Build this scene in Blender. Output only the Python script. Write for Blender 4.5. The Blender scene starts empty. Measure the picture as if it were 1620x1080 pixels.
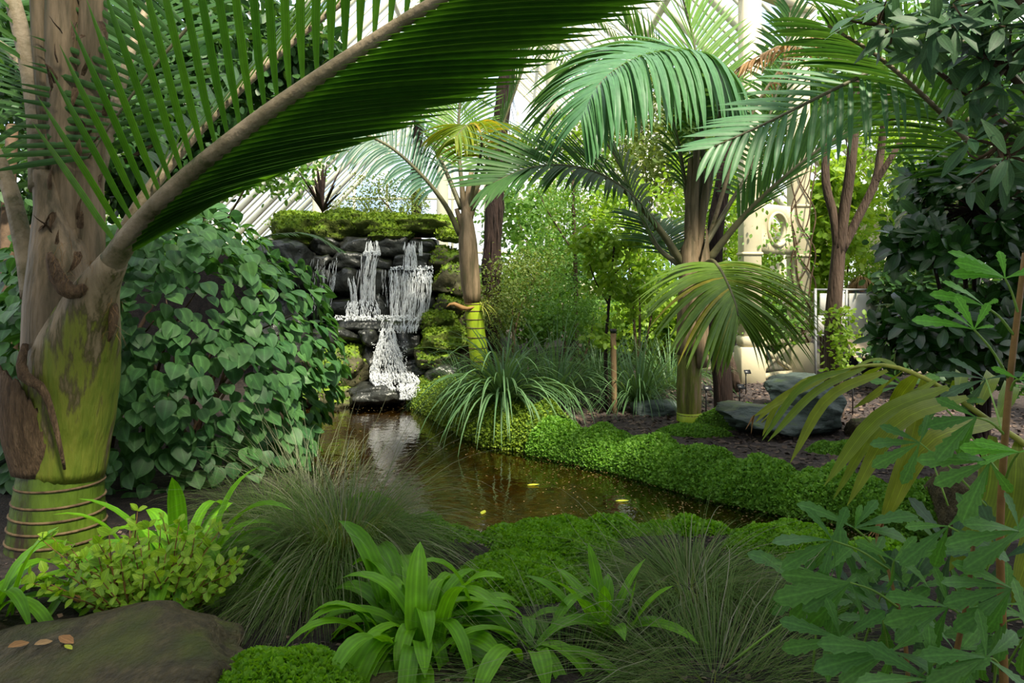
import bpy, math, random
import numpy as np
from mathutils import Vector, Matrix, noise

rng = np.random.default_rng(11)
random.seed(11)
SC = bpy.context.scene
COL = SC.collection

# ------------------------------------------------------------------ camera
FPX, EYE, HOR = 1170.0, 1.6, 450.0
cam_data = bpy.data.cameras.new('camera')
cam = bpy.data.objects.new('camera', cam_data)
COL.objects.link(cam)
cam.location = (0, 0, EYE)
cam.rotation_euler = (math.radians(90), 0, 0)
cam_data.sensor_width = 36.0
cam_data.lens = FPX / 1620.0 * 36.0
cam_data.shift_y = -(540.0 - HOR) / 1620.0
cam_data.clip_start = 0.05
cam_data.clip_end = 300
SC.camera = cam

# ------------------------------------------------------------------ sky, sun, exposure
world = bpy.data.worlds.new('sky')
SC.world = world
world.use_nodes = True
wn, wl = world.node_tree.nodes, world.node_tree.links
bg = wn['Background']
tc = wn.new('ShaderNodeTexCoord')
nz = wn.new('ShaderNodeTexNoise'); nz.inputs['Scale'].default_value = 5.0; nz.inputs['Detail'].default_value = 5
rp = wn.new('ShaderNodeValToRGB')
rp.color_ramp.elements[0].position = 0.38; rp.color_ramp.elements[0].color = (0.58, 0.74, 1.0, 1)
rp.color_ramp.elements[1].position = 0.56; rp.color_ramp.elements[1].color = (1.0, 0.985, 0.93, 1)
wl.new(tc.outputs['Generated'], nz.inputs['Vector'])
wl.new(nz.outputs['Fac'], rp.inputs['Fac'])
wl.new(rp.outputs['Color'], bg.inputs['Color'])
bg.inputs['Strength'].default_value = 1.25

sun_data = bpy.data.lights.new('sun', 'SUN')
sun_data.energy = 6.5
sun_data.angle = math.radians(6)
sun_data.color = (1.0, 0.93, 0.74)
sun = bpy.data.objects.new('sun', sun_data)
COL.objects.link(sun)
sun.location = (6, 10, 20)
sun.rotation_euler = Vector((-0.30, 0.52, -0.80)).to_track_quat('-Z', 'Y').to_euler()

SC.view_settings.view_transform = 'Standard'
SC.view_settings.look = 'None'
SC.view_settings.gamma = 1.0
SC.view_settings.use_curve_mapping = False
SC.view_settings.exposure = 0.55
cy = SC.cycles
cy.max_bounces = 7; cy.diffuse_bounces = 3; cy.glossy_bounces = 3; cy.transmission_bounces = 3
cy.transparent_max_bounces = 10
cy.sample_clamp_indirect = 4.0
cy.caustics_reflective = False; cy.caustics_refractive = False
cy.use_denoising = True

# ------------------------------------------------------------------ helpers
def P(px, py, Y):
    """world point seen at photo pixel (px, py) when it stands Y metres from the viewer"""
    return np.array([(px - 810.0) * Y / FPX, Y, EYE - (py - HOR) * Y / FPX])

def G(px, py, z=0.0):
    Y = (EYE - z) * FPX / (py - HOR)
    return P(px, py, Y)

def nrm(v):
    v = np.asarray(v, float)
    return v / np.maximum(np.linalg.norm(v, axis=-1, keepdims=True), 1e-9)

UP = np.array([0, 0, 1.0])
ORG = {}

def link(o, parent):
    COL.objects.link(o)
    if parent is not None:
        o.parent = parent

def tag(o, label=None, cat=None, group=None, kind=None):
    if label: o['label'] = label
    if cat: o['category'] = cat
    if group: o['group'] = group
    if kind: o['kind'] = kind
    return o

def thing(name, label, cat, loc, group=None):
    o = bpy.data.objects.new(name, None)
    o.empty_display_size = 0.1
    COL.objects.link(o)
    o.location = tuple(float(c) for c in loc)
    ORG[o] = np.array(loc, float)
    return tag(o, label, cat, group)

def is3(F):
    """three columns (edge, midrib, edge) per row?"""
    return isinstance(F, np.ndarray) and F.ndim == 2 and F.shape[1] == 4 and tuple(F[0]) == (0, 1, 4, 3)

def raw_mesh(name, V, faces, mat, smooth=True, tint=None, rib=None):
    """faces: one int array (m,k) or a list of them"""
    V = np.asarray(V, np.float32)
    if rib is None and is3(faces) and len(V) % 3 == 0: rib = np.tile([0, 1, 0], len(V) // 3)
    if isinstance(faces, np.ndarray): faces = [faces]
    faces = [np.asarray(f, np.int32) for f in faces if len(f)]
    me = bpy.data.meshes.new(name)
    me.vertices.add(len(V)); me.vertices.foreach_set('co', V.ravel())
    nl = sum(f.size for f in faces); npoly = sum(len(f) for f in faces)
    me.loops.add(nl); me.polygons.add(npoly)
    me.loops.foreach_set('vertex_index', np.concatenate([f.ravel() for f in faces]))
    st = []; o = 0
    for f in faces:
        st.append(o + np.arange(len(f), dtype=np.int32) * f.shape[1]); o += f.size
    me.polygons.foreach_set('loop_start', np.concatenate(st))
    if smooth: me.polygons.foreach_set('use_smooth', np.ones(npoly, bool))
    if tint is not None:
        a = me.attributes.new('tint', 'FLOAT', 'POINT')
        a.data.foreach_set('value', np.asarray(tint, np.float32))
    if rib is not None:
        a = me.attributes.new('rib', 'FLOAT', 'POINT')
        a.data.foreach_set('value', np.asarray(rib, np.float32))
    me.update(calc_edges=True)
    if mat is not None:
        for m in (mat if isinstance(mat, (list, tuple)) else [mat]): me.materials.append(m)
    return me

def mk(name, V, faces, mat, parent=None, smooth=True, tint=None, base=None, rib=None):
    """one mesh object; V in world metres. Top-level objects get their origin at `base`"""
    V = np.asarray(V, float)
    if parent is not None: org = ORG[parent]
    else: org = np.asarray(base if base is not None else [V[:, 0].mean(), V[:, 1].mean(), V[:, 2].min()], float)
    o = bpy.data.objects.new(name, raw_mesh(name, V - org, faces, mat, smooth, tint, rib))
    link(o, parent)
    if parent is None: o.location = tuple(org)
    ORG[o] = org
    return o

class Geo:
    def __init__(s): s.v = []; s.f = {}; s.t = []; s.r = []; s.n = 0
    def add(s, V, faces, tint=0.0, rib=0.0):
        V = np.asarray(V, float).reshape(-1, 3)
        if isinstance(faces, np.ndarray): faces = [faces]
        for f in faces:
            f = np.asarray(f, np.int64)
            if len(f): s.f.setdefault(f.shape[1], []).append(f + s.n)
        s.v.append(V); s.t.append(np.broadcast_to(np.asarray(tint, float), (len(V),))); s.r.append(np.broadcast_to(np.asarray(rib, float), (len(V),)))
        s.n += len(V); return s
    def build(s, name, mat, parent=None, smooth=True, base=None, kind=None):
        o = mk(name, np.concatenate(s.v), [np.concatenate(v) for v in s.f.values()], mat, parent, smooth, np.concatenate(s.t), base, np.concatenate(s.r))
        if kind: o['kind'] = kind
        return o

def spline(pts, n):
    """Catmull-Rom through pts, n samples"""
    p = np.asarray(pts, float)
    if len(p) == 2: return p[0] + (p[1] - p[0]) * np.linspace(0, 1, n)[:, None]
    q = np.vstack([2 * p[0] - p[1], p, 2 * p[-1] - p[-2]])
    d = np.concatenate([[0], np.cumsum(np.linalg.norm(np.diff(p, axis=0), axis=1))])
    out = []
    for s in np.linspace(0, d[-1], n):
        i = min(max(np.searchsorted(d, s, side='right') - 1, 0), len(p) - 2)
        t = (s - d[i]) / max(d[i + 1] - d[i], 1e-9)
        a, b, c, e = q[i], q[i + 1], q[i + 2], q[i + 3]
        out.append(0.5 * (2 * b + (c - a) * t + (2 * a - 5 * b + 4 * c - e) * t * t + (3 * b - a - 3 * c + e) * t ** 3))
    return np.array(out)

def tangents(p):
    return nrm(np.gradient(p, axis=0))

def tube(path, radii, sides=8, cap=True, squash=None):
    path = np.asarray(path, float); n = len(path)
    radii = np.broadcast_to(np.asarray(radii, float), (n,))
    T = tangents(path)
    a = np.array([1.0, 0, 0]) if abs(T[0][0]) < 0.8 else np.array([0, 1.0, 0])
    N = nrm(a - T[0] * (a @ T[0])); rings = []
    th = np.linspace(0, 2 * np.pi, sides, endpoint=False)
    for i in range(n):
        N = nrm(N - T[i] * (N @ T[i])); B = np.cross(T[i], N)
        r = radii[i]
        rings.append(path[i] + r * (np.cos(th)[:, None] * N + np.sin(th)[:, None] * B))
    V = np.concatenate(rings)
    i = np.arange(n - 1)[:, None] * sides; j = np.arange(sides)[None]; k = (j + 1) % sides
    F = np.stack([i + j, i + k, i + sides + k, i + sides + j], -1).reshape(-1, 4)
    if cap:
        V = np.vstack([V, path[0], path[-1]]); c0 = n * sides
        jj = np.arange(sides); kk = (jj + 1) % sides
        t0 = np.stack([np.full(sides, c0), kk, jj], -1)
        o = (n - 1) * sides
        t1 = np.stack([np.full(sides, c0 + 1), o + jj, o + kk], -1)
        return V, [F, np.vstack([t0, t1])]
    return V, [F]

def box(c, s, rz=0.0, bev=0.0, tilt=None):
    """bevelled-ish box: centre c, size s"""
    c = np.asarray(c, float); hx, hy, hz = [x / 2 for x in s]
    b = min(bev, hx * .9, hy * .9, hz * .9)
    if b <= 0:
        V = np.array([[x, y, z] for z in (-hz, hz) for x, y in ((-hx, -hy), (hx, -hy), (hx, hy), (-hx, hy))])
        F = np.array([[3, 2, 1, 0], [4, 5, 6, 7], [0, 1, 5, 4], [1, 2, 6, 5], [2, 3, 7, 6], [3, 0, 4, 7]])
        fs = [F]
    else:
        lay = [(-hz, b), (-hz + b, 0), (hz - b, 0), (hz, b)]; V = []
        for z, i in lay:
            x, y = hx - i, hy - i; k = b * 0.7
            V += [[-x + k, -y, z], [x - k, -y, z], [x, -y + k, z], [x, y - k, z], [x - k, y, z], [-x + k, y, z], [-x, y - k, z], [-x, -y + k, z]]
        V = np.array(V); F = []
        for l in range(3):
            for j in range(8):
                k = (j + 1) % 8; F.append([l * 8 + j, l * 8 + k, l * 8 + 8 + k, l * 8 + 8 + j])
        fs = [np.array(F), np.array([list(range(7, -1, -1)), list(range(24, 32))])]
    M = Matrix.Rotation(rz, 3, 'Z')
    if tilt is not None: M = M @ Matrix.Rotation(tilt, 3, 'X')
    return V @ np.array(M).T + c, fs

def bar(a, b, w, d=None, up=UP):
    """square bar from a to b"""
    a, b = np.asarray(a, float), np.asarray(b, float); d = d or w
    T = nrm(b - a); s = np.cross(T, up)
    if np.linalg.norm(s) < 1e-3: s = np.cross(T, [0, 1.0, 0])
    s = nrm(s); u = np.cross(s, T)
    V = []
    for p in (a, b):
        for x, y in ((-1, -1), (1, -1), (1, 1), (-1, 1)): V.append(p + s * x * w / 2 + u * y * d / 2)
    return np.array(V), [np.array([[3, 2, 1, 0], [4, 5, 6, 7], [0, 1, 5, 4], [1, 2, 6, 5], [2, 3, 7, 6], [3, 0, 4, 7]])]

# ---- blades (grass, straps, leaflets): all arrays over M blades
def blades(p0, d0, L, w, droop, n=6, side=None, prof=None, fold=0.0, wig=0.0, twist=0.0):
    M = len(p0); p = np.array(p0, float); d = nrm(d0)
    L = np.broadcast_to(L, (M,)).astype(float); w = np.broadcast_to(w, (M,)).astype(float)
    droop = np.broadcast_to(droop, (M,)).astype(float)
    if side is None:
        h = d.copy(); h[:, 2] = 0
        h = np.where(np.linalg.norm(h, axis=1, keepdims=True) < 1e-3, rng.normal(size=(M, 3)) * [1, 1, 0], h)
        side = nrm(np.cross(h, UP))
    side = np.asarray(side, float)
    if prof is None: prof = lambda t: (1 - t) ** 0.7 * np.minimum(1, 0.55 + 3 * t)
    rows = []
    for i in range(n + 1):
        t = i / n
        s = nrm(side - d * np.sum(side * d, 1, keepdims=True))
        if np.any(twist):
            u = np.cross(s, d); a = np.broadcast_to(twist, (M,))[:, None] * t
            s = s * np.cos(a) + u * np.sin(a)
        ww = (w * max(prof(t), 0.02))[:, None]
        u = np.cross(s, d)
        if fold:
            rows.append(np.stack([p - s * ww / 2 + u * fold * ww, p, p + s * ww / 2 + u * fold * ww], 1))
        else:
            rows.append(np.stack([p - s * ww / 2, p + s * ww / 2], 1))
        p = p + d * (L / n)[:, None]
        d = d + np.array([0, 0, -1.0]) * (droop / n)[:, None]
        if wig: d = d + rng.normal(size=(M, 3)) * wig / n
        d = nrm(d)
    V = np.stack(rows, 1)                      # M, n+1, c, 3
    c = V.shape[2]; F = []
    for i in range(n):
        for k in range(c - 1):
            F.append([i * c + k, i * c + k + 1, (i + 1) * c + k + 1, (i + 1) * c + k])
    return V.reshape(M, -1, 3), np.array(F)

def join_blades(geo, V, F, tint=None):
    M, k = V.shape[:2]
    t = rng.random(M) if tint is None else np.broadcast_to(tint, (M,))
    FF = (F[None] + (np.arange(M) * k)[:, None, None]).reshape(-1, F.shape[1])
    geo.add(V.reshape(-1, 3), FF, np.repeat(t, k), np.tile([0, 1, 0], M * k // 3) if is3(F) else 0.0)

def each_blade(name, V, F, mat, parent):
    for i in range(len(V)): mk(name, V[i], F, mat, parent)

# ---- leaf templates: length along +Y (0..1), normal +Z
def leaf_tpl(st, fold=0.12, curl=-0.15):
    V = []
    for (t, hw) in st:
        z = curl * t * t
        V += [[-hw, t, z + fold * hw], [0, t, z], [hw, t, z + fold * hw]]
    F = []
    for i in range(len(st) - 1):
        for k in range(2): F.append([i * 3 + k, i * 3 + k + 1, i * 3 + 4 + k, i * 3 + 3 + k])
    return np.array(V), np.array(F)
HEART = leaf_tpl([(-0.10, .20), (-0.03, .37), (.14, .50), (.36, .53), (.60, .42), (.80, .24), (.92, .09), (1, .012)], .12, -.22)
OVAL = leaf_tpl([(0, .03), (.15, .14), (.4, .22), (.68, .22), (.9, .11), (1, .02)], .12, -.12)
LANCE = leaf_tpl([(0, .02), (.2, .10), (.45, .16), (.7, .13), (1, .01)], .15, -.2)
SMALL = leaf_tpl([(0, .06), (.4, .30), (1, .03)], .2, -.15)
ROUND = leaf_tpl([(0, .05), (.25, .28), (.6, .33), (.88, .18), (1, .03)], .1, -.1)
QUAD = (np.array([[-.5, 0, 0], [.5, 0, 0], [.4, 1, .1], [-.4, 1, .1]]), np.array([[0, 1, 2, 3]]))
LOBED = leaf_tpl([(0, .015), (.18, .035), (.36, .08), (.50, .12), (.52, .09), (.66, .17), (.69, .125), (.82, .185), (.85, .135), (.93, .12), (.95, .08), (1, .02)], .10, -.22)

def frames(y, n):
    """rotation matrices with local Y=y, Z~n"""
    y = nrm(y); n = n - y * np.sum(n * y, -1, keepdims=True); z = nrm(n); x = np.cross(y, z)
    return np.stack([x, y, z], -1)

def scatter(geo, tpl, pos, R, s, tint=None):
    T, F = tpl; M = len(pos); k = len(T)
    s = np.broadcast_to(s, (M,))
    V = np.einsum('mij,kj->mki', R, T) * s[:, None, None] + pos[:, None]
    join_blades(geo, V, F, tint)

def each_leaf(name, tpl, pos, R, s, mat, parent):
    me = raw_mesh(name, tpl[0], tpl[1], mat)
    og = ORG[parent]; s = np.broadcast_to(s, (len(pos),))
    for i in range(len(pos)):
        o = bpy.data.objects.new(name, me)
        M = np.eye(4); M[:3, :3] = R[i] * s[i]; M[:3, 3] = pos[i] - og
        o.matrix_local = Matrix(M.tolist())
        link(o, parent)

def rand_dirs(M): return nrm(rng.normal(size=(M, 3)))

# ------------------------------------------------------------------ materials
def newmat(name):
    m = bpy.data.materials.new(name); m.use_nodes = True
    return m, m.node_tree.nodes, m.node_tree.links, m.node_tree.nodes['Principled BSDF']

def ramp(n, stops):
    r = n.new('ShaderNodeValToRGB'); e = r.color_ramp.elements
    while len(e) < len(stops): e.new(0.5)
    for i, (p, c) in enumerate(stops): e[i].position = p; e[i].color = (*c, 1)
    return r

def leafmat(name, a, b, rough=0.45, trans=0.35, tcol=None, tip=None, spec=0.4, c3=None, veins=16.0, ribamt=.45):
    """leaf colour varies from leaf to leaf between a and b; thin, so some light passes through"""
    m, n, l, pr = newmat(name)
    at = n.new('ShaderNodeAttribute'); at.attribute_name = 'tint'
    oi = n.new('ShaderNodeObjectInfo')
    ad = n.new('ShaderNodeMath'); ad.operation = 'ADD'
    l.new(at.outputs['Fac'], ad.inputs[0]); l.new(oi.outputs['Random'], ad.inputs[1])
    fr = n.new('ShaderNodeMath'); fr.operation = 'FRACT'; l.new(ad.outputs[0], fr.inputs[0])
    stops = [(0, a), (1, b)] if c3 is None else [(0, a), (.82, b), (1, c3)]
    r = ramp(n, stops); l.new(fr.outputs[0], r.inputs['Fac'])
    t = n.new('ShaderNodeTexCoord'); nz = n.new('ShaderNodeTexNoise')
    nz.inputs['Scale'].default_value = 18; nz.inputs['Detail'].default_value = 3
    l.new(t.outputs['Object'], nz.inputs['Vector'])
    hv = n.new('ShaderNodeHueSaturation')
    mr = n.new('ShaderNodeMapRange'); mr.inputs['To Min'].default_value = 0.65; mr.inputs['To Max'].default_value = 1.3
    l.new(nz.outputs['Fac'], mr.inputs['Value']); l.new(mr.outputs[0], hv.inputs['Value']); l.new(r.outputs['Color'], hv.inputs['Color'])
    # midrib and the veins that run beside it
    rb = n.new('ShaderNodeAttribute'); rb.attribute_name = 'rib'
    sn = n.new('ShaderNodeMath'); sn.operation = 'SINE'
    ml = n.new('ShaderNodeMath'); ml.operation = 'MULTIPLY'; ml.inputs[1].default_value = veins
    l.new(rb.outputs['Fac'], ml.inputs[0]); l.new(ml.outputs[0], sn.inputs[0])
    m1 = n.new('ShaderNodeMath'); m1.operation = 'MULTIPLY_ADD'; m1.inputs[1].default_value = .11; m1.inputs[2].default_value = 1.0
    l.new(sn.outputs[0], m1.inputs[0])
    m2 = n.new('ShaderNodeMapRange'); m2.inputs['From Min'].default_value = .90; m2.inputs['From Max'].default_value = .97; m2.inputs['To Max'].default_value = ribamt
    l.new(rb.outputs['Fac'], m2.inputs['Value'])
    m3 = n.new('ShaderNodeMath'); m3.operation = 'ADD'; l.new(m1.outputs[0], m3.inputs[0]); l.new(m2.outputs[0], m3.inputs[1])
    h2 = n.new('ShaderNodeHueSaturation'); l.new(m3.outputs[0], h2.inputs['Value']); l.new(hv.outputs['Color'], h2.inputs['Color'])
    hv = h2
    l.new(hv.outputs['Color'], pr.inputs['Base Color'])
    pr.inputs['Roughness'].default_value = rough
    pr.inputs['Specular IOR Level'].default_value = spec
    if trans > 0:
        tr = n.new('ShaderNodeBsdfTranslucent'); mx = n.new('ShaderNodeMixShader'); mx.inputs[0].default_value = trans
        tm = n.new('ShaderNodeMix'); tm.data_type = 'RGBA'; tm.blend_type = 'MULTIPLY'; tm.inputs[0].default_value = 1.0
        l.new(hv.outputs['Color'], tm.inputs[6]); tm.inputs[7].default_value = (*(tcol or (2.0, 1.7, .7)), 1)
        l.new(tm.outputs[2], tr.inputs['Color'])
        l.new(pr.outputs[0], mx.inputs[1]); l.new(tr.outputs[0], mx.inputs[2])
        l.new(mx.outputs[0], n['Material Output'].inputs['Surface'])
    return m

def noisemat(name, stops, scale=6, rough=0.8, detail=6, bump=0.3, bscale=30, stretch=None, spec=0.3, moss=None, mossamt=0.0, coord='Object', zgrad=None):
    """mottled solid; `moss` grows on faces that look up"""
    m, n, l, pr = newmat(name)
    t = n.new('ShaderNodeTexCoord'); mp = n.new('ShaderNodeMapping')
    l.new(t.outputs[coord], mp.inputs['Vector'])
    if stretch: mp.inputs['Scale'].default_value = stretch
    nz = n.new('ShaderNodeTexNoise'); nz.inputs['Scale'].default_value = scale; nz.inputs['Detail'].default_value = detail
    nz.inputs['Roughness'].default_value = 0.65
    l.new(mp.outputs[0], nz.inputs['Vector'])
    r = ramp(n, stops); l.new(nz.outputs['Fac'], r.inputs['Fac'])
    if zgrad:
        sz_ = n.new('ShaderNodeSeparateXYZ'); l.new(t.outputs['Object'], sz_.inputs[0])
        mz = n.new('ShaderNodeMapRange'); mz.inputs['From Min'].default_value = zgrad[0]; mz.inputs['From Max'].default_value = zgrad[1]
        mz.inputs['To Min'].default_value = -zgrad[2]; mz.inputs['To Max'].default_value = zgrad[2]; l.new(sz_.outputs['Z'], mz.inputs['Value'])
        az = n.new('ShaderNodeMath'); az.operation = 'ADD'; l.new(nz.outputs['Fac'], az.inputs[0]); l.new(mz.outputs[0], az.inputs[1]); l.new(az.outputs[0], r.inputs['Fac'])
    col = r.outputs['Color']
    if moss:
        g = n.new('ShaderNodeNewGeometry'); sx = n.new('ShaderNodeSeparateXYZ'); l.new(g.outputs['Normal'], sx.inputs[0])
        n2 = n.new('ShaderNodeTexNoise'); n2.inputs['Scale'].default_value = 3.5; n2.inputs['Detail'].default_value = 5
        l.new(t.outputs['Object'], n2.inputs['Vector'])
        a = n.new('ShaderNodeMath'); a.operation = 'MULTIPLY_ADD'; a.inputs[1].default_value = 0.55
        l.new(sx.outputs['Z'], a.inputs[0]); l.new(n2.outputs['Fac'], a.inputs[2])
        mr = n.new('ShaderNodeMapRange'); mr.inputs['From Min'].default_value = 0.85 - mossamt; mr.inputs['From Max'].default_value = 1.05 - mossamt
        l.new(a.outputs[0], mr.inputs['Value'])
        n3 = n.new('ShaderNodeTexNoise'); n3.inputs['Scale'].default_value = 9; l.new(t.outputs['Object'], n3.inputs['Vector'])
        r2 = ramp(n, [(.3, moss[0]), (.7, moss[1])]); l.new(n3.outputs['Fac'], r2.inputs['Fac'])
        mx = n.new('ShaderNodeMix'); mx.data_type = 'RGBA'
        l.new(mr.outputs[0], mx.inputs[0]); l.new(col, mx.inputs[6]); l.new(r2.outputs['Color'], mx.inputs[7])
        col = mx.outputs[2]
    l.new(col, pr.inputs['Base Color'])
    pr.inputs['Roughness'].default_value = rough; pr.inputs['Specular IOR Level'].default_value = spec
    if bump:
        nb = n.new('ShaderNodeTexNoise'); nb.inputs['Scale'].default_value = bscale; nb.inputs['Detail'].default_value = 5
        l.new(mp.outputs[0], nb.inputs['Vector'])
        bp = n.new('ShaderNodeBump'); bp.inputs['Strength'].default_value = bump; bp.inputs['Distance'].default_value = 0.03
        l.new(nb.outputs['Fac'], bp.inputs['Height']); l.new(bp.outputs[0], pr.inputs['Normal'])
    return m

M = {}
M['frond_big'] = leafmat('frond_big', (.030, .105, .010), (.060, .165, .016), .45, .46, (1.9, 1.7, .5), spec=.25, veins=20, ribamt=.7)
M['frond_dark'] = leafmat('frond_dark', (.026, .085, .018), (.05, .125, .025), .5, .3, spec=.22)
M['frond_silver'] = leafmat('frond_silver', (.06, .17, .065), (.09, .21, .085), .42, .25, spec=.4)
M['frond_lime'] = leafmat('frond_lime', (.09, .17, .02), (.14, .23, .03), .42, .3, (1.7, 1.5, .6), c3=(.30, .24, .02))
M['frond_blue'] = leafmat('frond_blue', (.04, .11, .07), (.07, .16, .10), .4, .25)
M['frond_yellow'] = leafmat('frond_yellow', (.11, .20, .02), (.22, .25, .02), .42, .35, (1.6, 1.5, .6), c3=(.34, .22, .03))
M['young'] = leafmat('young', (.13, .22, .015), (.24, .28, .02), .45, .35, (1.5, 1.4, .5), veins=26)
M['dead'] = leafmat('dead', (.20, .10, .03), (.30, .17, .06), .7, .2, (1.3, 1.1, .7))
M['heart'] = leafmat('heart', (.034, .105, .034), (.080, .190, .052), .48, .3, (1.8, 1.8, .6), spec=.3, veins=9)
M['glossy'] = leafmat('glossy', (.009, .036, .008), (.024, .075, .012), .25, .25, (2.2, 2.4, .5), spec=.5)
M['grey_leaf'] = leafmat('grey_leaf', (.03, .085, .035), (.06, .13, .055), .5, .25, spec=.3)
M['strap'] = leafmat('strap', (.085, .24, .008), (.14, .34, .012), .45, .36, (1.6, 1.5, .5), spec=.25)
M['chartreuse'] = leafmat('chartreuse', (.15, .31, .010), (.25, .40, .016), .5, .35, (1.4, 1.3, .5))
M['lobed'] = leafmat('lobed', (.055, .165, .030), (.09, .235, .036), .48, .3, (1.6, 1.6, .6))
M['lobed_new'] = leafmat('lobed_new', (.11, .36, .03), (.15, .42, .05), .45, .35, (1.4, 1.3, .6))
M['sedge'] = leafmat('sedge', (.065, .135, .022), (.12, .19, .045), .6, .3, spec=.2, c3=(.20, .19, .09))
M['sedge_dry'] = leafmat('sedge_dry', (.13, .15, .07), (.20, .20, .12), .6, .15)
M['tussock'] = leafmat('tussock', (.07, .16, .06), (.13, .24, .10), .45, .3, spec=.35)
M['moss_leaf'] = leafmat('moss_leaf', (.10, .27, .006), (.20, .42, .010), .6, .35, (1.4, 1.3, .5))
M['bank_leaf'] = leafmat('bank_leaf', (.09, .24, .02), (.20, .40, .04), .6, .3, (1.4, 1.3, .5))
M['rock_moss_leaf'] = leafmat('rock_moss_leaf', (.09, .17, .012), (.24, .34, .02), .7, .25, (1.3, 1.2, .5))
M['yellowgreen'] = leafmat('yellowgreen', (.17, .32, .02), (.30, .44, .05), .5, .45, (1.5, 1.4, .6))
M['midgreen'] = leafmat('midgreen', (.08, .20, .03), (.15, .28, .05), .5, .4, (1.6, 1.5, .6))
M['olive'] = leafmat('olive', (.09, .15, .03), (.18, .24, .05), .55, .35)
M['darkgreen'] = leafmat('darkgreen', (.025, .08, .02), (.05, .12, .03), .45, .3)

MOSS = ((.07, .14, .012), (.20, .30, .02))
M['rock_wet'] = noisemat('rock_wet', [(.3, (.010, .012, .011)), (.55, (.028, .030, .026)), (.8, (.06, .06, .05))], 5, .32, bump=.7, bscale=14, spec=.5, moss=((.03, .05, .012), (.06, .09, .02)), mossamt=-.18)
M['rock_moss'] = noisemat('rock_moss', [(.3, (.022, .022, .012)), (.55, (.07, .065, .03)), (.8, (.15, .13, .07))], 5, .75, bump=.7, bscale=16, moss=MOSS, mossamt=.08)
M['rock_full'] = noisemat('rock_full', [(.3, (.05, .07, .012)), (.55, (.10, .13, .02)), (.8, (.16, .15, .05))], 6, .9, bump=.8, bscale=30, moss=((.10, .19, .015), (.26, .38, .03)), mossamt=.3)
M['rock_slate'] = noisemat('rock_slate', [(.3, (.025, .035, .03)), (.55, (.07, .095, .085)), (.8, (.14, .18, .165))], 4, .55, bump=.8, bscale=9, stretch=(1, 1, 3), moss=((.04, .07, .015), (.09, .15, .02)), mossamt=-.2)
M['rock_brown'] = noisemat('rock_brown', [(.25, (.020, .015, .008)), (.5, (.055, .043, .018)), (.75, (.13, .10, .05))], 16, .7, bump=1, bscale=48, moss=((.04, .05, .008), (.08, .09, .012)), mossamt=-.12)
M['soil'] = noisemat('soil', [(.3, (.008, .006, .005)), (.55, (.026, .019, .015)), (.8, (.06, .045, .034))], 14, .9, bump=1, bscale=60)
M['mulch'] = noisemat('mulch', [(.3, (.030, .022, .024)), (.55, (.085, .065, .062)), (.8, (.20, .15, .13))], 22, .9, bump=1, bscale=70)
M['chip'] = leafmat('chip', (.045, .03, .028), (.17, .115, .085), .85, 0)
M['path'] = noisemat('path', [(.3, (.42, .34, .24)), (.7, (.55, .46, .34))], 3, .8, bump=.2)
M['trunk_green'] = noisemat('trunk_green', [(.40, (.025, .018, .008)), (.48, (.045, .075, .006)), (.65, (.08, .135, .010)), (.85, (.13, .165, .024))], 5, .5, bump=.4, stretch=(1, 1, .25))
M['trunk_lime'] = noisemat('trunk_lime', [(.3, (.16, .26, .01)), (.7, (.34, .42, .02))], 5, .45, bump=.2, stretch=(1, 1, .3))
M['ring_scar'] = noisemat('ring_scar', [(.3, (.035, .02, .010)), (.7, (.15, .10, .05))], 14, .8)
M['sheath'] = noisemat('sheath', [(.30, (.035, .042, .012)), (.45, (.10, .075, .04)), (.6, (.21, .15, .09)), (.8, (.30, .225, .15))], 3.2, .6, bump=.35, bscale=14, stretch=(3, 3, .35))
M['sheath_green'] = noisemat('sheath_green', [(.28, (.035, .035, .012)), (.42, (.085, .085, .018)), (.52, (.14, .16, .02)), (.60, (.25, .18, .10)), (.8, (.36, .27, .17))], 2.6, .6, bump=.5, bscale=14, stretch=(3, 3, .45))
M['sheath_big'] = noisemat('sheath_big', [(.22, (.035, .045, .010)), (.36, (.10, .14, .012)), (.48, (.15, .17, .02)), (.54, (.07, .06, .022)), (.60, (.20, .15, .085)), (.8, (.33, .25, .16))], 2.6, .6, bump=.5, bscale=14, stretch=(3, 3, .45), zgrad=(.5, 1.7, .12))
M['petiole'] = noisemat('petiole', [(.34, (.055, .06, .018)), (.42, (.15, .12, .065)), (.6, (.27, .21, .135)), (.85, (.36, .29, .20))], 4, .6, bump=.35)
M['rachis'] = noisemat('rachis', [(.3, (.055, .055, .025)), (.7, (.13, .12, .06))], 6, .5, bump=.15)
M['fibre'] = noisemat('fibre', [(.3, (.05, .03, .015)), (.6, (.16, .10, .055)), (.85, (.28, .19, .11))], 12, .9, bump=1, bscale=40, stretch=(3, 3, .5))
M['bark'] = noisemat('bark', [(.3, (.035, .022, .016)), (.55, (.085, .055, .038)), (.8, (.16, .11, .08))], 5, .85, bump=.8, bscale=20, stretch=(3, 3, .4))
M['bark_dark'] = noisemat('bark_dark', [(.3, (.010, .006, .005)), (.6, (.035, .02, .016)), (.85, (.08, .05, .04))], 6, .9, bump=1, bscale=18, stretch=(3, 3, .35))
M['twig'] = noisemat('twig', [(.3, (.04, .025, .015)), (.7, (.13, .08, .045))], 8, .8, bump=.3)
M['stem_orange'] = noisemat('stem_orange', [(.3, (.14, .07, .02)), (.7, (.25, .14, .04))], 8, .6, bump=.2)
M['stem_green'] = noisemat('stem_green', [(.3, (.12, .24, .03)), (.7, (.20, .34, .05))], 8, .5, bump=.1)
M['stem_yellow'] = noisemat('stem_yellow', [(.3, (.20, .24, .03)), (.7, (.34, .34, .06))], 8, .5, bump=.1)
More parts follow.
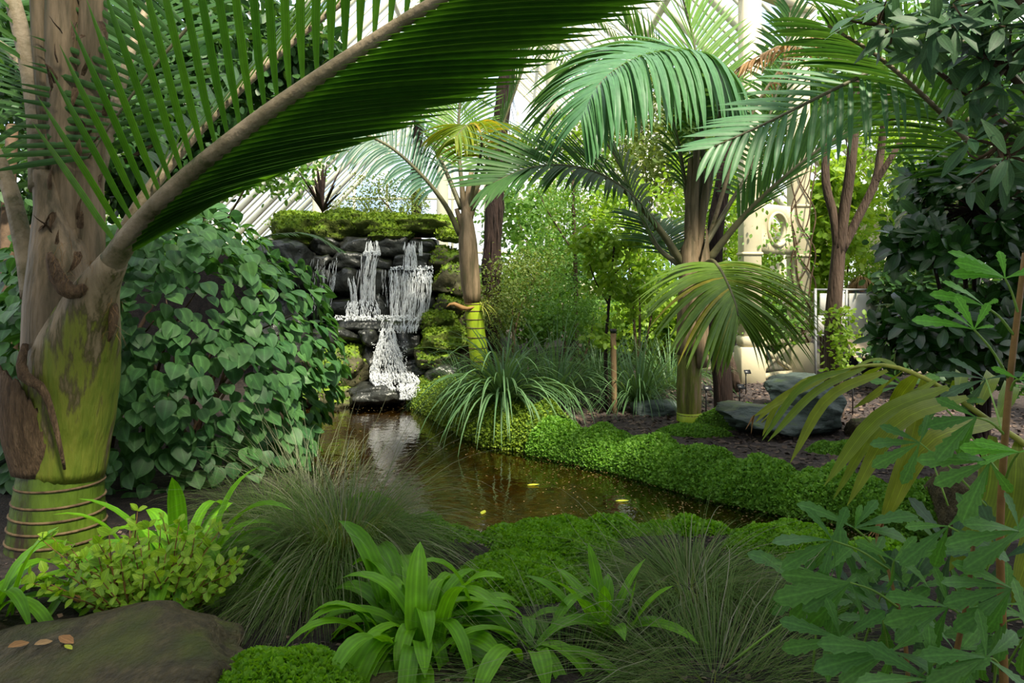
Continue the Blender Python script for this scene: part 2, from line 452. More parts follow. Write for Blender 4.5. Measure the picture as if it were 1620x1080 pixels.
M['moss_base'] = noisemat('moss_base', [(.3, (.04, .11, .005)), (.7, (.10, .23, .010))], 25, .95, bump=1, bscale=80)
M['bank_base'] = noisemat('bank_base', [(.3, (.035, .085, .01)), (.7, (.11, .22, .02))], 20, .95, bump=1, bscale=70)
M['cream'] = noisemat('cream', [(.3, (.50, .44, .29)), (.7, (.60, .54, .37))], 2, .6, bump=.05)
M['stone_wall'] = noisemat('stone_wall', [(.3, (.62, .53, .35)), (.7, (.74, .66, .48))], 1.2, .8, bump=.1)
M['iron_white'] = noisemat('iron_white', [(.3, (.70, .64, .44)), (.7, (.80, .75, .56))], 2, .5, bump=0)
M['steel'] = noisemat('steel', [(.3, (.22, .23, .24)), (.7, (.34, .35, .36))], 5, .4, bump=0, spec=.5)
M['panel'] = noisemat('panel', [(.3, (.52, .50, .44)), (.7, (.60, .58, .52))], 2, .7, bump=.05)
M['panel_tan'] = noisemat('panel_tan', [(.3, (.50, .38, .25)), (.7, (.58, .46, .32))], 2, .7, bump=.05)
M['black'] = noisemat('black', [(.3, (.006, .006, .007)), (.7, (.014, .014, .016))], 5, .35, bump=0, spec=.5)
M['bucket'] = noisemat('bucket', [(.3, (.02, .022, .03)), (.7, (.035, .038, .05))], 4, .5, bump=0)
M['skin'] = noisemat('skin', [(.3, (.52, .30, .21)), (.7, (.60, .36, .26))], 6, .55, bump=0)
M['hair'] = noisemat('hair', [(.3, (.30, .16, .06)), (.7, (.55, .36, .17))], 9, .6, bump=.5, bscale=40, stretch=(6, 6, .5))
M['jacket'] = noisemat('jacket', [(.3, (.10, .11, .14)), (.7, (.16, .17, .20))], 6, .85, bump=.2)
M['stake'] = noisemat('stake', [(.3, (.16, .10, .05)), (.7, (.28, .19, .10))], 6, .8, bump=.4, stretch=(3, 3, .4))
M['fallen'] = leafmat('fallen', (.35, .17, .06), (.42, .26, .12), .7, .1)
M['float_yellow'] = leafmat('float_yellow', (.45, .50, .03), (.55, .55, .05), .5, .2)
M['litter'] = leafmat('litter', (.08, .05, .016), (.22, .15, .05), .7, .1)
M['bed'] = noisemat('bed', [(.3, (.045, .032, .010)), (.5, (.12, .085, .026)), (.75, (.24, .17, .06))], 9, .9, bump=.5, bscale=20)

def glassmat():
    m, n, l, pr = newmat('glass')
    n.remove(pr)
    tr = n.new('ShaderNodeBsdfTransparent'); gl = n.new('ShaderNodeBsdfGlossy'); gl.inputs['Roughness'].default_value = .05
    tr.inputs['Color'].default_value = (.93, .96, .97, 1)
    mx = n.new('ShaderNodeMixShader'); mx.inputs[0].default_value = .06
    l.new(tr.outputs[0], mx.inputs[1]); l.new(gl.outputs[0], mx.inputs[2]); l.new(mx.outputs[0], n['Material Output'].inputs['Surface'])
    return m
M['glass'] = glassmat()

def watermat():
    m, n, l, pr = newmat('pond_water')
    n.remove(pr)
    tr = n.new('ShaderNodeBsdfTransparent'); tr.inputs['Color'].default_value = (.36, .29, .15, 1)
    gl = n.new('ShaderNodeBsdfGlossy'); gl.inputs['Roughness'].default_value = .03; gl.inputs['Color'].default_value = (1, 1, 1, 1)
    lw = n.new('ShaderNodeFresnel'); lw.inputs['IOR'].default_value = 1.55
    t = n.new('ShaderNodeTexCoord'); mp = n.new('ShaderNodeMapping'); mp.inputs['Scale'].default_value = (1, 1, 1)
    nz = n.new('ShaderNodeTexNoise'); nz.inputs['Scale'].default_value = 7; nz.inputs['Detail'].default_value = 3
    l.new(t.outputs['Object'], mp.inputs[0]); l.new(mp.outputs[0], nz.inputs['Vector'])
    bp = n.new('ShaderNodeBump'); bp.inputs['Strength'].default_value = .10; bp.inputs['Distance'].default_value = .05
    l.new(nz.outputs['Fac'], bp.inputs['Height']); l.new(bp.outputs[0], gl.inputs['Normal']); l.new(bp.outputs[0], lw.inputs['Normal'])
    mx = n.new('ShaderNodeMixShader')
    l.new(lw.outputs[0], mx.inputs[0]); l.new(tr.outputs[0], mx.inputs[1]); l.new(gl.outputs[0], mx.inputs[2])
    l.new(mx.outputs[0], n['Material Output'].inputs['Surface'])
    return m
M['water'] = watermat()

def fallmat():
    m, n, l, pr = newmat('falling_water')
    pr.inputs['Base Color'].default_value = (.95, .97, .98, 1); pr.inputs['Roughness'].default_value = .25
    tr = n.new('ShaderNodeBsdfTranslucent'); tr.inputs['Color'].default_value = (.95, .97, 1, 1)
    mx = n.new('ShaderNodeMixShader'); mx.inputs[0].default_value = .5
    l.new(pr.outputs[0], mx.inputs[1]); l.new(tr.outputs[0], mx.inputs[2]); l.new(mx.outputs[0], n['Material Output'].inputs['Surface'])
    return m
M['fall'] = fallmat()

# ================================================================== SETTING
WATER = -0.2
POND = np.array([G(px, py, WATER)[:2] for px, py in [
    (655, 640), (700, 665), (760, 698), (850, 716), (940, 736), (1040, 762), (1140, 790), (1250, 812), (1400, 838), (1480, 855),
    (1470, 900), (1360, 912), (1250, 885), (1100, 872), (950, 868), (850, 880), (740, 880), (640, 856), (560, 800), (500, 760),
    (430, 745), (400, 700), (420, 665), (450, 646), (560, 640)]])

def pond_sd(X, Y):
    """signed distance to the pond edge, negative inside"""
    X = np.asarray(X, float); Y = np.asarray(Y, float)
    d = np.full(X.shape, 1e9); ins = np.zeros(X.shape, bool)
    for i in range(len(POND)):
        a, b = POND[i], POND[(i + 1) % len(POND)]
        e = b - a; t = np.clip(((X - a[0]) * e[0] + (Y - a[1]) * e[1]) / (e @ e), 0, 1)
        d = np.minimum(d, np.hypot(X - a[0] - t * e[0], Y - a[1] - t * e[1]))
        c = ((a[1] > Y) != (b[1] > Y)) & (X < (b[0] - a[0]) * (Y - a[1]) / (b[1] - a[1] + 1e-12) + a[0])
        ins ^= c
    return np.where(ins, -d, d)

def sm(x, a, b):
    t = np.clip((x - a) / (b - a), 0, 1); return t * t * (3 - 2 * t)

def zt(X, Y):
    X = np.asarray(X, float); Y = np.asarray(Y, float)
    sd = pond_sd(X, Y)
    z = np.where(sd < 0, WATER - 0.30 * sm(-sd, 0, .6) - .02, WATER - .02 + 0.22 * sm(sd, 0, .28))
    hill = sm(Y, 11.6, 12.6) * sm(-X, -.1, 1.2)
    z = z + 2.25 * hill
    z = z + 0.35 * sm(Y, 12, 15) * sm(X, -1.5, .5) * (1 - sm(X, 2.0, 4.0))
    z = z + .03 * np.sin(X * 2.3 + 1) * np.cos(Y * 1.9) * (sd > 0)
    return z

xs = np.concatenate([np.arange(-13.5, -4, .3), np.arange(-4, 5, .09), np.arange(5, 11.01, .25)])
ys = np.concatenate([np.arange(-1.5, 2, .5), np.arange(2, 13, .085), np.arange(13, 43.01, .5)])
XX, YY = np.meshgrid(xs, ys)
ZZ = zt(XX, YY)
V = np.stack([XX, YY, ZZ], -1).reshape(-1, 3)
nx, ny = len(xs), len(ys)
ii = (np.arange(ny - 1)[:, None] * nx + np.arange(nx - 1)[None]).reshape(-1)
F = np.stack([ii, ii + 1, ii + nx + 1, ii + nx], -1)
ground = mk('ground', V, F, [M['soil'], M['mulch'], M['bed']], base=(0, 0, 0))
fc = V[F].mean(1); sdf = pond_sd(fc[:, 0], fc[:, 1])
mi = np.zeros(len(F), np.int32)
mi[(fc[:, 0] > -.2) & (fc[:, 1] > 6.6) | (fc[:, 0] > 2.6) & (fc[:, 1] > 4.6)] = 1
mi[sdf < 0.02] = 2
ground.data.polygons.foreach_set('material_index', mi)
tag(ground, 'dark garden soil and bark mulch around the pond', kind='structure')

pw = np.vstack([np.c_[POND, np.full(len(POND), WATER)]])
ctr = pw.mean(0)
big = ctr + (pw - ctr) * 1.05; big[:, 2] = WATER
import mathutils
tri = mathutils.geometry.tessellate_polygon([[Vector(v) for v in big]])
pond = mk('pond_water', big, np.array([t[::-1] for t in tri]), M['water'], base=(ctr[0], ctr[1], WATER))
tag(pond, 'still brown pond water mirroring sky and plants', kind='structure')

# visitor path behind the beds
V, F = box((5.0, 15.2, .03), (8.0, 3.2, .06), rz=-.12)
tag(mk('path', V, F, M['path'], smooth=False), 'pale sandy visitor path behind the mulch bed', kind='structure')

# ------------------------------------------------------------------ glasshouse
EAVE, RIDGE, RX, HW = 3.4, 14.4, -1.5, 11.0
Y0, Y1, BAY = 15.0, 41.4, 2.2
nb = int(round((Y1 - Y0) / BAY))
roof = thing('roof', 'pitched glasshouse roof with cream glazing bars', None, (RX, Y0, EAVE))
tag(roof, kind='structure')
NP = 4
for side in (-1, 1):
    e = np.array([RX + side * HW, 0, EAVE]); r = np.array([RX, 0, RIDGE])
    sl = nrm(r - e); nn = nrm(np.cross(sl, [0, side, 0])) ; nn = nn if nn[2] > 0 else -nn
    for b in range(nb + 1):
        y = np.array([0, Y0 + b * BAY, 0])
        mk('rafter', *bar(e + y, r + y, .17, .2, up=nn), M['iron_white'], roof, smooth=False)
    for b in range(nb):
        for k in range(NP):
            a = e + (r - e) * (k / NP); c = e + (r - e) * ((k + 1) / NP)
            ya = np.array([0, Y0 + b * BAY + .06, 0]); yb = np.array([0, Y0 + (b + 1) * BAY - .06, 0])
            o1, o2 = nn * .004, -nn * .004
            q = np.array([a + ya, a + yb, c + yb, c + ya])
            mk('pane', np.vstack([q + o1, q + o2]), np.array([[0, 1, 2, 3], [7, 6, 5, 4], [0, 4, 5, 1], [1, 5, 6, 2], [2, 6, 7, 3], [3, 7, 4, 0]]), M['glass'], roof, smooth=False)
        # slim glazing bars inside the bay
        for q in (1, 2):
            y = np.array([0, Y0 + (b + q / 3) * BAY, 0])
            mk('glazing_bar', *bar(e + y, r + y, .055, .07, up=nn), M['iron_white'], roof, smooth=False)
    for k in range(NP + 1):
        a = e + (r - e) * (k / NP) - nn * .1
        mk('purlin', *bar(a + [0, Y0, 0], a + [0, Y1, 0], .14), M['iron_white'], roof, smooth=False)

# side wall with tall windows (stone dado, cream piers, panes), and the far end wall
wallr = thing('wall_right', 'cream stone side wall of the glasshouse with tall windows', None, (RX + HW, Y0, 0)); tag(wallr, kind='structure')
X = RX + HW
def wbox(name, c, s, mat, par): return mk(name, *box(c, s, bev=.02), mat, par, smooth=False)
wbox('dado', (X, 26.5, .55), (.35, 30, 1.1), M['stone_wall'], wallr)
wbox('cornice', (X - .05, 26.5, EAVE - .2), (.5, 30, .45), M['stone_wall'], wallr)
for k in range(9):
    y = 12.0 + k * 3.6
    wbox('pier', (X, y, 2.1), (.4, .9, 2.2), M['stone_wall'], wallr)
    if k < 8:
        wbox('pane', (X + .05, y + 1.8, 2.1), (.012, 2.7, 2.2), M['glass'], wallr)
        for q in (.9, 1.8, 2.7): wbox('mullion', (X, y + q, 2.1), (.08, .07, 2.2), M['iron_white'], wallr)
wallb = thing('wall_back', 'glazed end wall of the glasshouse above a cream stone dado', None, (RX, Y1, 0)); tag(wallb, kind='structure')
wbox('dado', (RX, Y1 + .2, .9), (2 * HW, .4, 1.8), M['stone_wall'], wallb)
for k in range(13):
    x = RX - HW + k * HW / 6; h = EAVE + (HW - abs(x - RX))
    wbox('mullion', (x, Y1, (1.8 + h) / 2), (.14, .14, max(h - 1.8, .1)), M['iron_white'], wallb)
    if k < 12:
        h2 = min(h, EAVE + (HW - abs(x + HW / 6 - RX)))
        wbox('pane', (x + HW / 12, Y1, (1.8 + h2) / 2), (HW / 6 - .14, .012, h2 - 1.8), M['glass'], wallb)
for z in (3.4, 6.4, 9.4):
    w = 2 * (HW - (z - EAVE)); wbox('transom', (RX, Y1 - .02, z), (w, .12, .14), M['iron_white'], wallb)
walll = thing('wall_left', 'cream stone side wall of the glasshouse behind the waterfall', None, (RX - HW, Y0, 0)); tag(walll, kind='structure')
wbox('dado', (RX - HW, 26.5, 1.2), (.35, 30, 2.4), M['stone_wall'], walll)
wbox('cornice', (RX - HW, 26.5, EAVE - .3), (.5, 30, .6), M['stone_wall'], walll)
# cream iron columns that carry the roof
def column(px, Y, h, label):
    b = P(px, 450, Y); b[2] = 0
    t = thing('iron_column', label, 'column', b)
    z = np.array([0, .25, .3, .34, .42, h - .5, h - .42, h - .3, h]); r = np.array([.26, .26, .2, .17, .15, .13, .15, .2, .26]) * (Y / 18)
    mk('shaft', *tube(np.c_[np.full(9, b[0]), np.full(9, b[1]), z], r, 12), M['iron_white'], t)
    mk('plinth', *box((b[0], b[1], .12), (.62, .62, .24), bev=.03), M['iron_white'], t, smooth=False)
    mk('capital', *box((b[0], b[1], h - .08), (.6, .6, .16), bev=.03), M['iron_white'], t, smooth=False)
column(503, 18, 6.4, 'cream iron column behind the dark spiky plant above the waterfall')
column(700, 21, 9.0, 'cream iron column behind the ringed palm beside the waterfall')
column(872, 24, 9.5, 'cream iron column seen through the foliage over the pond bank')
column(1008, 23, 9.0, 'cream iron column seen behind the fronds of the central palm')

# ================================================================== ROCKS
def rock_mesh(c, s, seed, cuts=16, rough=.06, sub=4, box_pow=3.2, tilt=(0, 0, 0), deep=(.72, .98)):
    r = np.random.default_rng(seed)
    n = 2 + sub * 3; V = []; F = []; idx = {}
    import itertools
    def vid(p):
        k = tuple(np.round(p, 5))
        if k not in idx: idx[k] = len(V); V.append(p)
        return idx[k]
    for ax in range(3):
        for sg in (-1, 1):
            a, b = [(1, 2), (2, 0), (0, 1)][ax]
            for i in range(n):
                for j in range(n):
                    q = []
                    for (u, v) in ((i, j), (i + 1, j), (i + 1, j + 1), (i, j + 1)):
                        p = [0, 0, 0]; p[ax] = sg; p[a] = 2 * u / n - 1; p[b] = 2 * v / n - 1
                        q.append(vid(np.array(p, float)))
                    F.append(q if sg > 0 else q[::-1])
    V = np.array(V)
    V = V / (np.sum(np.abs(V) ** box_pow, 1) ** (1 / box_pow))[:, None]
    for _ in range(cuts):
        d = nrm(r.normal(size=3)); off = r.uniform(*deep) * (np.abs(d).sum()) ** .45
        V = V - np.maximum(V @ d - off, 0)[:, None] * d
    off = Vector(tuple(r.uniform(-50, 50, 3)))
    N = nrm(V)
    disp = np.array([noise.fractal(Vector(v) * 1.6 + off, .9, 2.1, 4) for v in V])
    V = V + N * (disp * rough * 1.6)[:, None]
    V = V * (np.asarray(s) / 2)
    Mx = np.array(Matrix.Rotation(tilt[2], 3, 'Z') @ Matrix.Rotation(tilt[0], 3, 'X') @ Matrix.Rotation(tilt[1], 3, 'Y'))
    return V @ Mx.T + np.asarray(c), np.array(F)

def moss_coat(o, V, F, n, thr=.25):
    """tiny moss leaves on the faces that look up"""
    a, b, c, d = (V[F[:, i]] for i in range(4))
    N = nrm(np.cross(c - a, d - b)); ar = np.linalg.norm(np.cross(c - a, d - b), axis=1)
    w = ar * np.clip(N[:, 2] - thr * .3 + .25, 0, 1) * (N[:, 1] < .5); k = rng.choice(len(F), n, p=w / w.sum())
    u, v = rng.random((2, n, 1)); p = (a[k] * (1 - u) + b[k] * u) * (1 - v) + (d[k] * (1 - u) + c[k] * u) * v
    g = Geo(); scatter(g, QUAD, p + N[k] * .006, frames(rng.normal(0, .8, (n, 3)) + N[k] * .5, N[k] + rng.normal(0, .4, (n, 3))), rng.uniform(.02, .042, n))
    g.build('moss_leaves', M['rock_moss_leaf'], o, kind='stuff')

def rock(px0, px1, py0, py1, Y, depth, mat, label, seed, tilt=(0, 0, 0), name='boulder', group=None, extra=1.04, **kw):
    c = P((px0 + px1) / 2, (py0 + py1) / 2, Y)
    s = ((px1 - px0) * Y / FPX * extra, depth, (py1 - py0) * Y / FPX * extra)
    V, F = rock_mesh(c, s, seed, tilt=tilt, **kw)
    o = mk(name, V, F, M[mat], smooth=True)
    if mat in ('rock_full', 'rock_moss'): moss_coat(o, V, F, 1500 if mat == 'rock_full' else 380)
    return tag(o, label, 'rock', group)

# wet wall behind the falls, in four courses (each block a stone of its own)
wet = [
 (500, 545, 378, 405, 12.1), (545, 600, 380, 404, 12.05), (600, 648, 378, 406, 12.0), (646, 690, 382, 404, 12.05),
 (492, 532, 404, 432, 12.0), (530, 584, 403, 428, 11.95), (582, 628, 405, 430, 11.9), (626, 688, 403, 426, 11.85),
 (484, 540, 430, 466, 11.9), (538, 572, 427, 470, 11.85), (570, 624, 428, 466, 11.85), (622, 690, 425, 470, 11.8),
 (480, 530, 464, 506, 11.8), (528, 580, 468, 508, 11.8), (578, 622, 465, 508, 11.75), (620, 690, 468, 508, 11.72)]
CR = ['top', 'second', 'third', 'bottom']; PO = ['first', 'second', 'third', 'fourth']
for i, (a, b, c, d, Y) in enumerate(wet):
    rock(a - 2, b + 2, c - 3, d + 2, Y + .35, 1.0, 'rock_wet', f'wet black stone, {PO[i % 4]} from the bush in the {CR[i // 4]} course behind the falls', 100 + i, group='wet stones behind the falls', rough=.10, cuts=10, sub=2, box_pow=5)
R = [
 (500, 578, 505, 552, 11.5, .9, 'rock_wet', 'dark flat-faced boulder under the ledge, between the bush and the lower fall'),
 (572, 606, 508, 548, 11.45, .8, 'rock_wet', 'narrow greenish boulder at the upper bank of the lower fall'),
 (622, 668, 518, 572, 11.5, .9, 'rock_wet', 'dark boulder between the lower fall and the mossy stones'),
 (488, 586, 546, 616, 11.35, .9, 'rock_moss', 'largest brown-green boulder below the ledge by the waterfall'),
 (576, 606, 545, 600, 11.5, .7, 'rock_wet', 'thin wet stone tucked behind the lower fall'),
 (636, 682, 566, 598, 11.3, .6, 'rock_wet', 'small dark rounded stone beside the foot of the lower fall'),
 (474, 566, 605, 648, 10.95, .7, 'rock_moss', 'mossy low boulder at the water edge next to the heart-leaved bush'),
 (556, 636, 607, 640, 10.9, .6, 'rock_wet', 'flat black stone at the water edge in front of the falls'),
 (682, 730, 392, 432, 12.0, .9, 'rock_moss', 'uppermost mossy stone of the stack beside the ringed palm'),
 (686, 736, 418, 474, 11.8, .9, 'rock_moss', 'big rounded mossy stone second in the stack beside the ringed palm'),
 (684, 730, 470, 502, 11.7, .9, 'rock_moss', 'brown mossy stone third in the stack beside the ringed palm'),
 (664, 722, 492, 532, 11.45, .8, 'rock_full', 'bright mossy stone jutting out by the ledge pool'),
 (662, 736, 512, 562, 11.25, .8, 'rock_full', 'wide stone with a hanging moss cap beside the ringed palm'),
 (658, 722, 548, 582, 11.15, .7, 'rock_moss', 'lowest mossy stone in the stack beside the lower fall'),
 (676, 740, 568, 612, 11.1, .8, 'rock_wet', 'dark stone in the gap below the mossy stack'),
 (700, 770, 440, 600, 12.2, 1.0, 'rock_moss', 'tall mossy rock standing behind the ringed palm trunk'),
 (590, 652, 366, 386, 12.1, .8, 'rock_full', 'moss cushion stone dividing the two streams at the lip'),
 (690, 730, 362, 384, 12.1, .8, 'rock_full', 'moss covered stone at the lip beside the ringed palm'),
]
for i, (a, b, c, d, Y, dep, m, lb) in enumerate(R):
    rock(a, b, c, d, Y + .15, dep, m, lb, 200 + i, rough=.12, sub=4, deep=(.62, .95))
rock(524, 672, 501, 524, 11.75, 1.0, 'rock_wet', 'wide wet ledge slab catching the upper falls', 301, rough=.05, box_pow=5, name='ledge_slab')
rock(586, 660, 584, 622, 11.5, .8, 'rock_wet', 'stepped wet slab under the foam of the lower fall', 302, rough=.08)
rock(596, 640, 520, 600, 11.7, .7, 'rock_wet', 'sloping wet rock that the lower fall slides over', 303, rough=.08)
for i, (a, b, c, d, lb) in enumerate([(440, 520, 338, 392, 'mossy hump above the falls nearest the heart-leaved bush'), (500, 580, 336, 388, 'mossy hump above the first stream'),
                          (560, 650, 340, 378, 'mossy hump above the middle of the falls'), (630, 730, 342, 376, 'mossy hump above the second stream'),
                          (410, 500, 380, 470, 'shadowed mossy stone where the falls meet the bush'), (400, 500, 460, 640, 'large dark stone behind the heart-leaved bush by the falls')]):
    rock(a, b, c, d, 12.6 if i < 4 else 11.9, 1.2, 'rock_full' if i < 4 else 'rock_wet', lb, 320 + i, rough=.14, name='mossy_boulder')

# bed on the far side of the pond
rock(1108, 1345, 640, 690, 8.0, .9, 'rock_slate', 'long low slate-green rock beside the central palm base', 401, tilt=(0, .05, .1), rough=.12, cuts=26, deep=(.5, .9), sub=5, box_pow=5)
rock(1240, 1345, 608, 690, 8.1, .8, 'rock_slate', 'peaked end of the slate-green rock under the young palm frond', 402, tilt=(0, -.15, 0), rough=.12, cuts=26, deep=(.5, .9), sub=5, box_pow=4)
rock(1204, 1320, 590, 640, 9.6, .9, 'rock_slate', 'upper slate-grey rock in front of the cream pergola', 403, tilt=(0, -.12, 0), rough=.12, cuts=26, deep=(.5, .9), sub=5, box_pow=4)
rock(1345, 1400, 664, 700, 7.8, .5, 'rock_brown', 'small brown stone lying in the dark mulch', 404)
rock(1000, 1075, 632, 668, 9.2, .6, 'rock_slate', 'pale flat stone under the long grasses near the central palm', 405)
rock(1480, 1570, 740, 860, 5.2, .6, 'rock_brown', 'dark stone at the pond edge below the young palm frond', 406)
# foreground
V, F = rock_mesh((-1.85, 2.88, -.16), (1.75, .95, .62), 411, tilt=(.10, -.20, .06), rough=.07, cuts=16, sub=6, box_pow=4)
tag(mk('boulder', V, F, M['rock_brown']), 'big flat brown rock in the front corner with fallen leaves on it', 'rock')
V, F = rock_mesh((-.42, 2.85, -.12), (.85, .5, .30), 412, rough=.05)
tag(mk('boulder', V, F, M['rock_brown']), 'tan stone lying in front of the middle strap-leaved clump', 'rock')
V, F = rock_mesh((-1.15, 2.62, -.1), (.6, .4, .32), 413, rough=.05)
tag(mk('boulder', V, F, M['rock_moss']), 'rounded pale stone between the big flat rock and the bright moss', 'rock')
rock(-20, 30, 690, 760, 6.2, .5, 'rock_slate', 'bluish stone behind the big palm trunk', 414)

# ================================================================== FALLING WATER
fall = thing('waterfall', 'white water falling in strands over dark stones', 'waterfall', P(590, 640, 11.1))
def strands(name, px0, px1, py0, py1, Y0_, Y1_, n, w=(.006, .03), gap=.5, spread=0):
    g = Geo()
    for i in range(n):
        u = rng.random(); px = px0 + (px1 - px0) * u
        a = rng.uniform(0, gap); b = min(1, a + rng.uniform(.15, .75))
        k = 6; t = np.linspace(a, b, k)
        pxs = px + spread * (u - .5) * t * t * 2 + rng.normal(0, 1.2)
        yy = Y0_ + (Y1_ - Y0_) * t ** .5 - rng.uniform(0, .06)
        p = np.array([P(x, py0 + (py1 - py0) * tt, Yq) for x, tt, Yq in zip(np.broadcast_to(pxs, k), t, yy)])
        p[:, 0] += np.cumsum(rng.normal(0, .006, k))
        ww = rng.uniform(*w) * np.array([.5, 1, .9, 1, .8, .3])
        V, F = tube(p, ww / 2, 4, cap=False); g.add(V, F)
    return g.build(name, M['fall'], fall, kind='stuff')
def foam(name, px0, px1, py0, py1, Y, n, r=(.012, .04), dy=.15):
    g = Geo(); oc = np.array([[1, 0, 0], [-1, 0, 0], [0, 1, 0], [0, -1, 0], [0, 0, 1], [0, 0, -1.0]])
    of = np.array([[0, 2, 4], [2, 1, 4], [1, 3, 4], [3, 0, 4], [2, 0, 5], [1, 2, 5], [3, 1, 5], [0, 3, 5]])
    for i in range(n):
        c = P(rng.uniform(px0, px1), rng.uniform(py0, py1), Y + rng.uniform(-dy, dy))
        g.add(oc * rng.uniform(*r, 3) + c, of)
    return g.build(name, M['fall'], fall, kind='stuff')
def veil(name, poly, Y0_, Y1_, n, ln=(.05, .22), w=(.004, .014), clump=9):
    """broken falling strands inside a patch given by (py, px_left, px_right) rows"""
    poly = np.array(poly, float); g = Geo(); y0, y1 = poly[0, 0], poly[-1, 0]
    cen = rng.random(clump)
    for i in range(n):
        u = np.clip(rng.choice(cen) + rng.normal(0, .045), 0, 1) if rng.random() < .72 else rng.random()
        py = rng.uniform(y0, y1); L_ = rng.uniform(*ln); k = 5
        pys = np.linspace(py, min(py + L_ * FPX / Y0_, y1 + 3), k)
        lo = np.interp(pys, poly[:, 0], poly[:, 1]); hi = np.interp(pys, poly[:, 0], poly[:, 2])
        t = (pys - y0) / (y1 - y0); Yq = Y0_ + (Y1_ - Y0_) * np.sqrt(np.clip(t, 0, 1)) - rng.uniform(0, .05)
        p = np.array([P(a, b, c) for a, b, c in zip(lo + (hi - lo) * u, pys, Yq)]); p[:, 0] += np.cumsum(rng.normal(0, .005, k))
        V, F = tube(p, rng.uniform(*w) / 2 * np.array([.4, 1, .9, .8, .2]), 4, cap=False); g.add(V, F)
    return g.build(name, M['fall'], fall, kind='stuff')
veil('upper_stream', [(380, 581, 600), (402, 578, 602)], 11.85, 11.75, 90, clump=5)
veil('upper_stream', [(400, 566, 600), (440, 563, 594), (476, 560, 592)], 11.72, 11.55, 190, (.08, .35), clump=6)
veil('upper_stream', [(436, 550, 560), (476, 556, 564)], 11.6, 11.5, 70, clump=3)
veil('upper_stream', [(474, 552, 596), (490, 548, 602), (504, 548, 604)], 11.5, 11.38, 330, (.03, .10), (.005, .02), clump=14)
veil('upper_stream', [(381, 640, 656), (424, 636, 660)], 11.8, 11.62, 150, (.06, .2), clump=4)
veil('upper_stream', [(381, 663, 668), (402, 663, 669)], 11.8, 11.7, 24, clump=2)
veil('curtain', [(424, 618, 682), (460, 616, 682), (504, 616, 676)], 11.55, 11.4, 420, (.08, .30), (.003, .010), clump=22)
veil('curtain', [(424, 617, 630), (504, 616, 630)], 11.5, 11.4, 110, (.06, .25), (.004, .014), clump=4)
veil('curtain', [(425, 640, 684), (446, 640, 684)], 11.5, 11.45, 130, (.02, .10), (.006, .02), clump=12)
veil('trickle', [(404, 494, 534), (440, 488, 530), (492, 484, 522)], 11.65, 11.4, 130, (.05, .2), (.003, .009), clump=9)
veil('trickle', [(425, 600, 616), (500, 598, 612)], 11.6, 11.5, 26, (.05, .2), (.003, .007), clump=5)
foam('spray', 574, 602, 397, 404, 11.65, 70, (.006, .022))
foam('spray', 618, 684, 421, 427, 11.5, 110, (.006, .022))
foam('spray', 530, 664, 499, 507, 11.2, 330, (.005, .020), .25)
veil('ledge_spill', [(504, 604, 664), (524, 600, 658)], 11.15, 11.08, 150, (.03, .1), (.004, .016), clump=12)
veil('lower_fall', [(518, 604, 622), (550, 596, 630), (580, 588, 640), (602, 586, 648)], 11.3, 11.0, 620, (.04, .14), (.005, .020), clump=16)
veil('lower_fall', [(588, 586, 655), (604, 588, 664), (616, 600, 662)], 11.02, 10.92, 380, (.02, .10), (.005, .022), clump=18)
veil('lower_fall', [(606, 632, 662), (630, 634, 656)], 10.92, 10.82, 200, (.02, .09), (.005, .02), clump=8)
foam('spray', 588, 644, 540, 604, 11.05, 420, (.004, .014), .12)
foam('spray', 586, 662, 592, 608, 10.98, 300, (.004, .016), .15)
foam('spray', 632, 664, 612, 631, 10.82, 260, (.004, .016), .15)

# ================================================================== PALMS
def prof_std(t): return math.sin(math.pi * min(1, .12 + .80 * t)) ** .55
STRAP_P = lambda t: min(1, .35 + 3.2 * t) * (1 - max(0, (t - .55) / .45) ** 1.8)

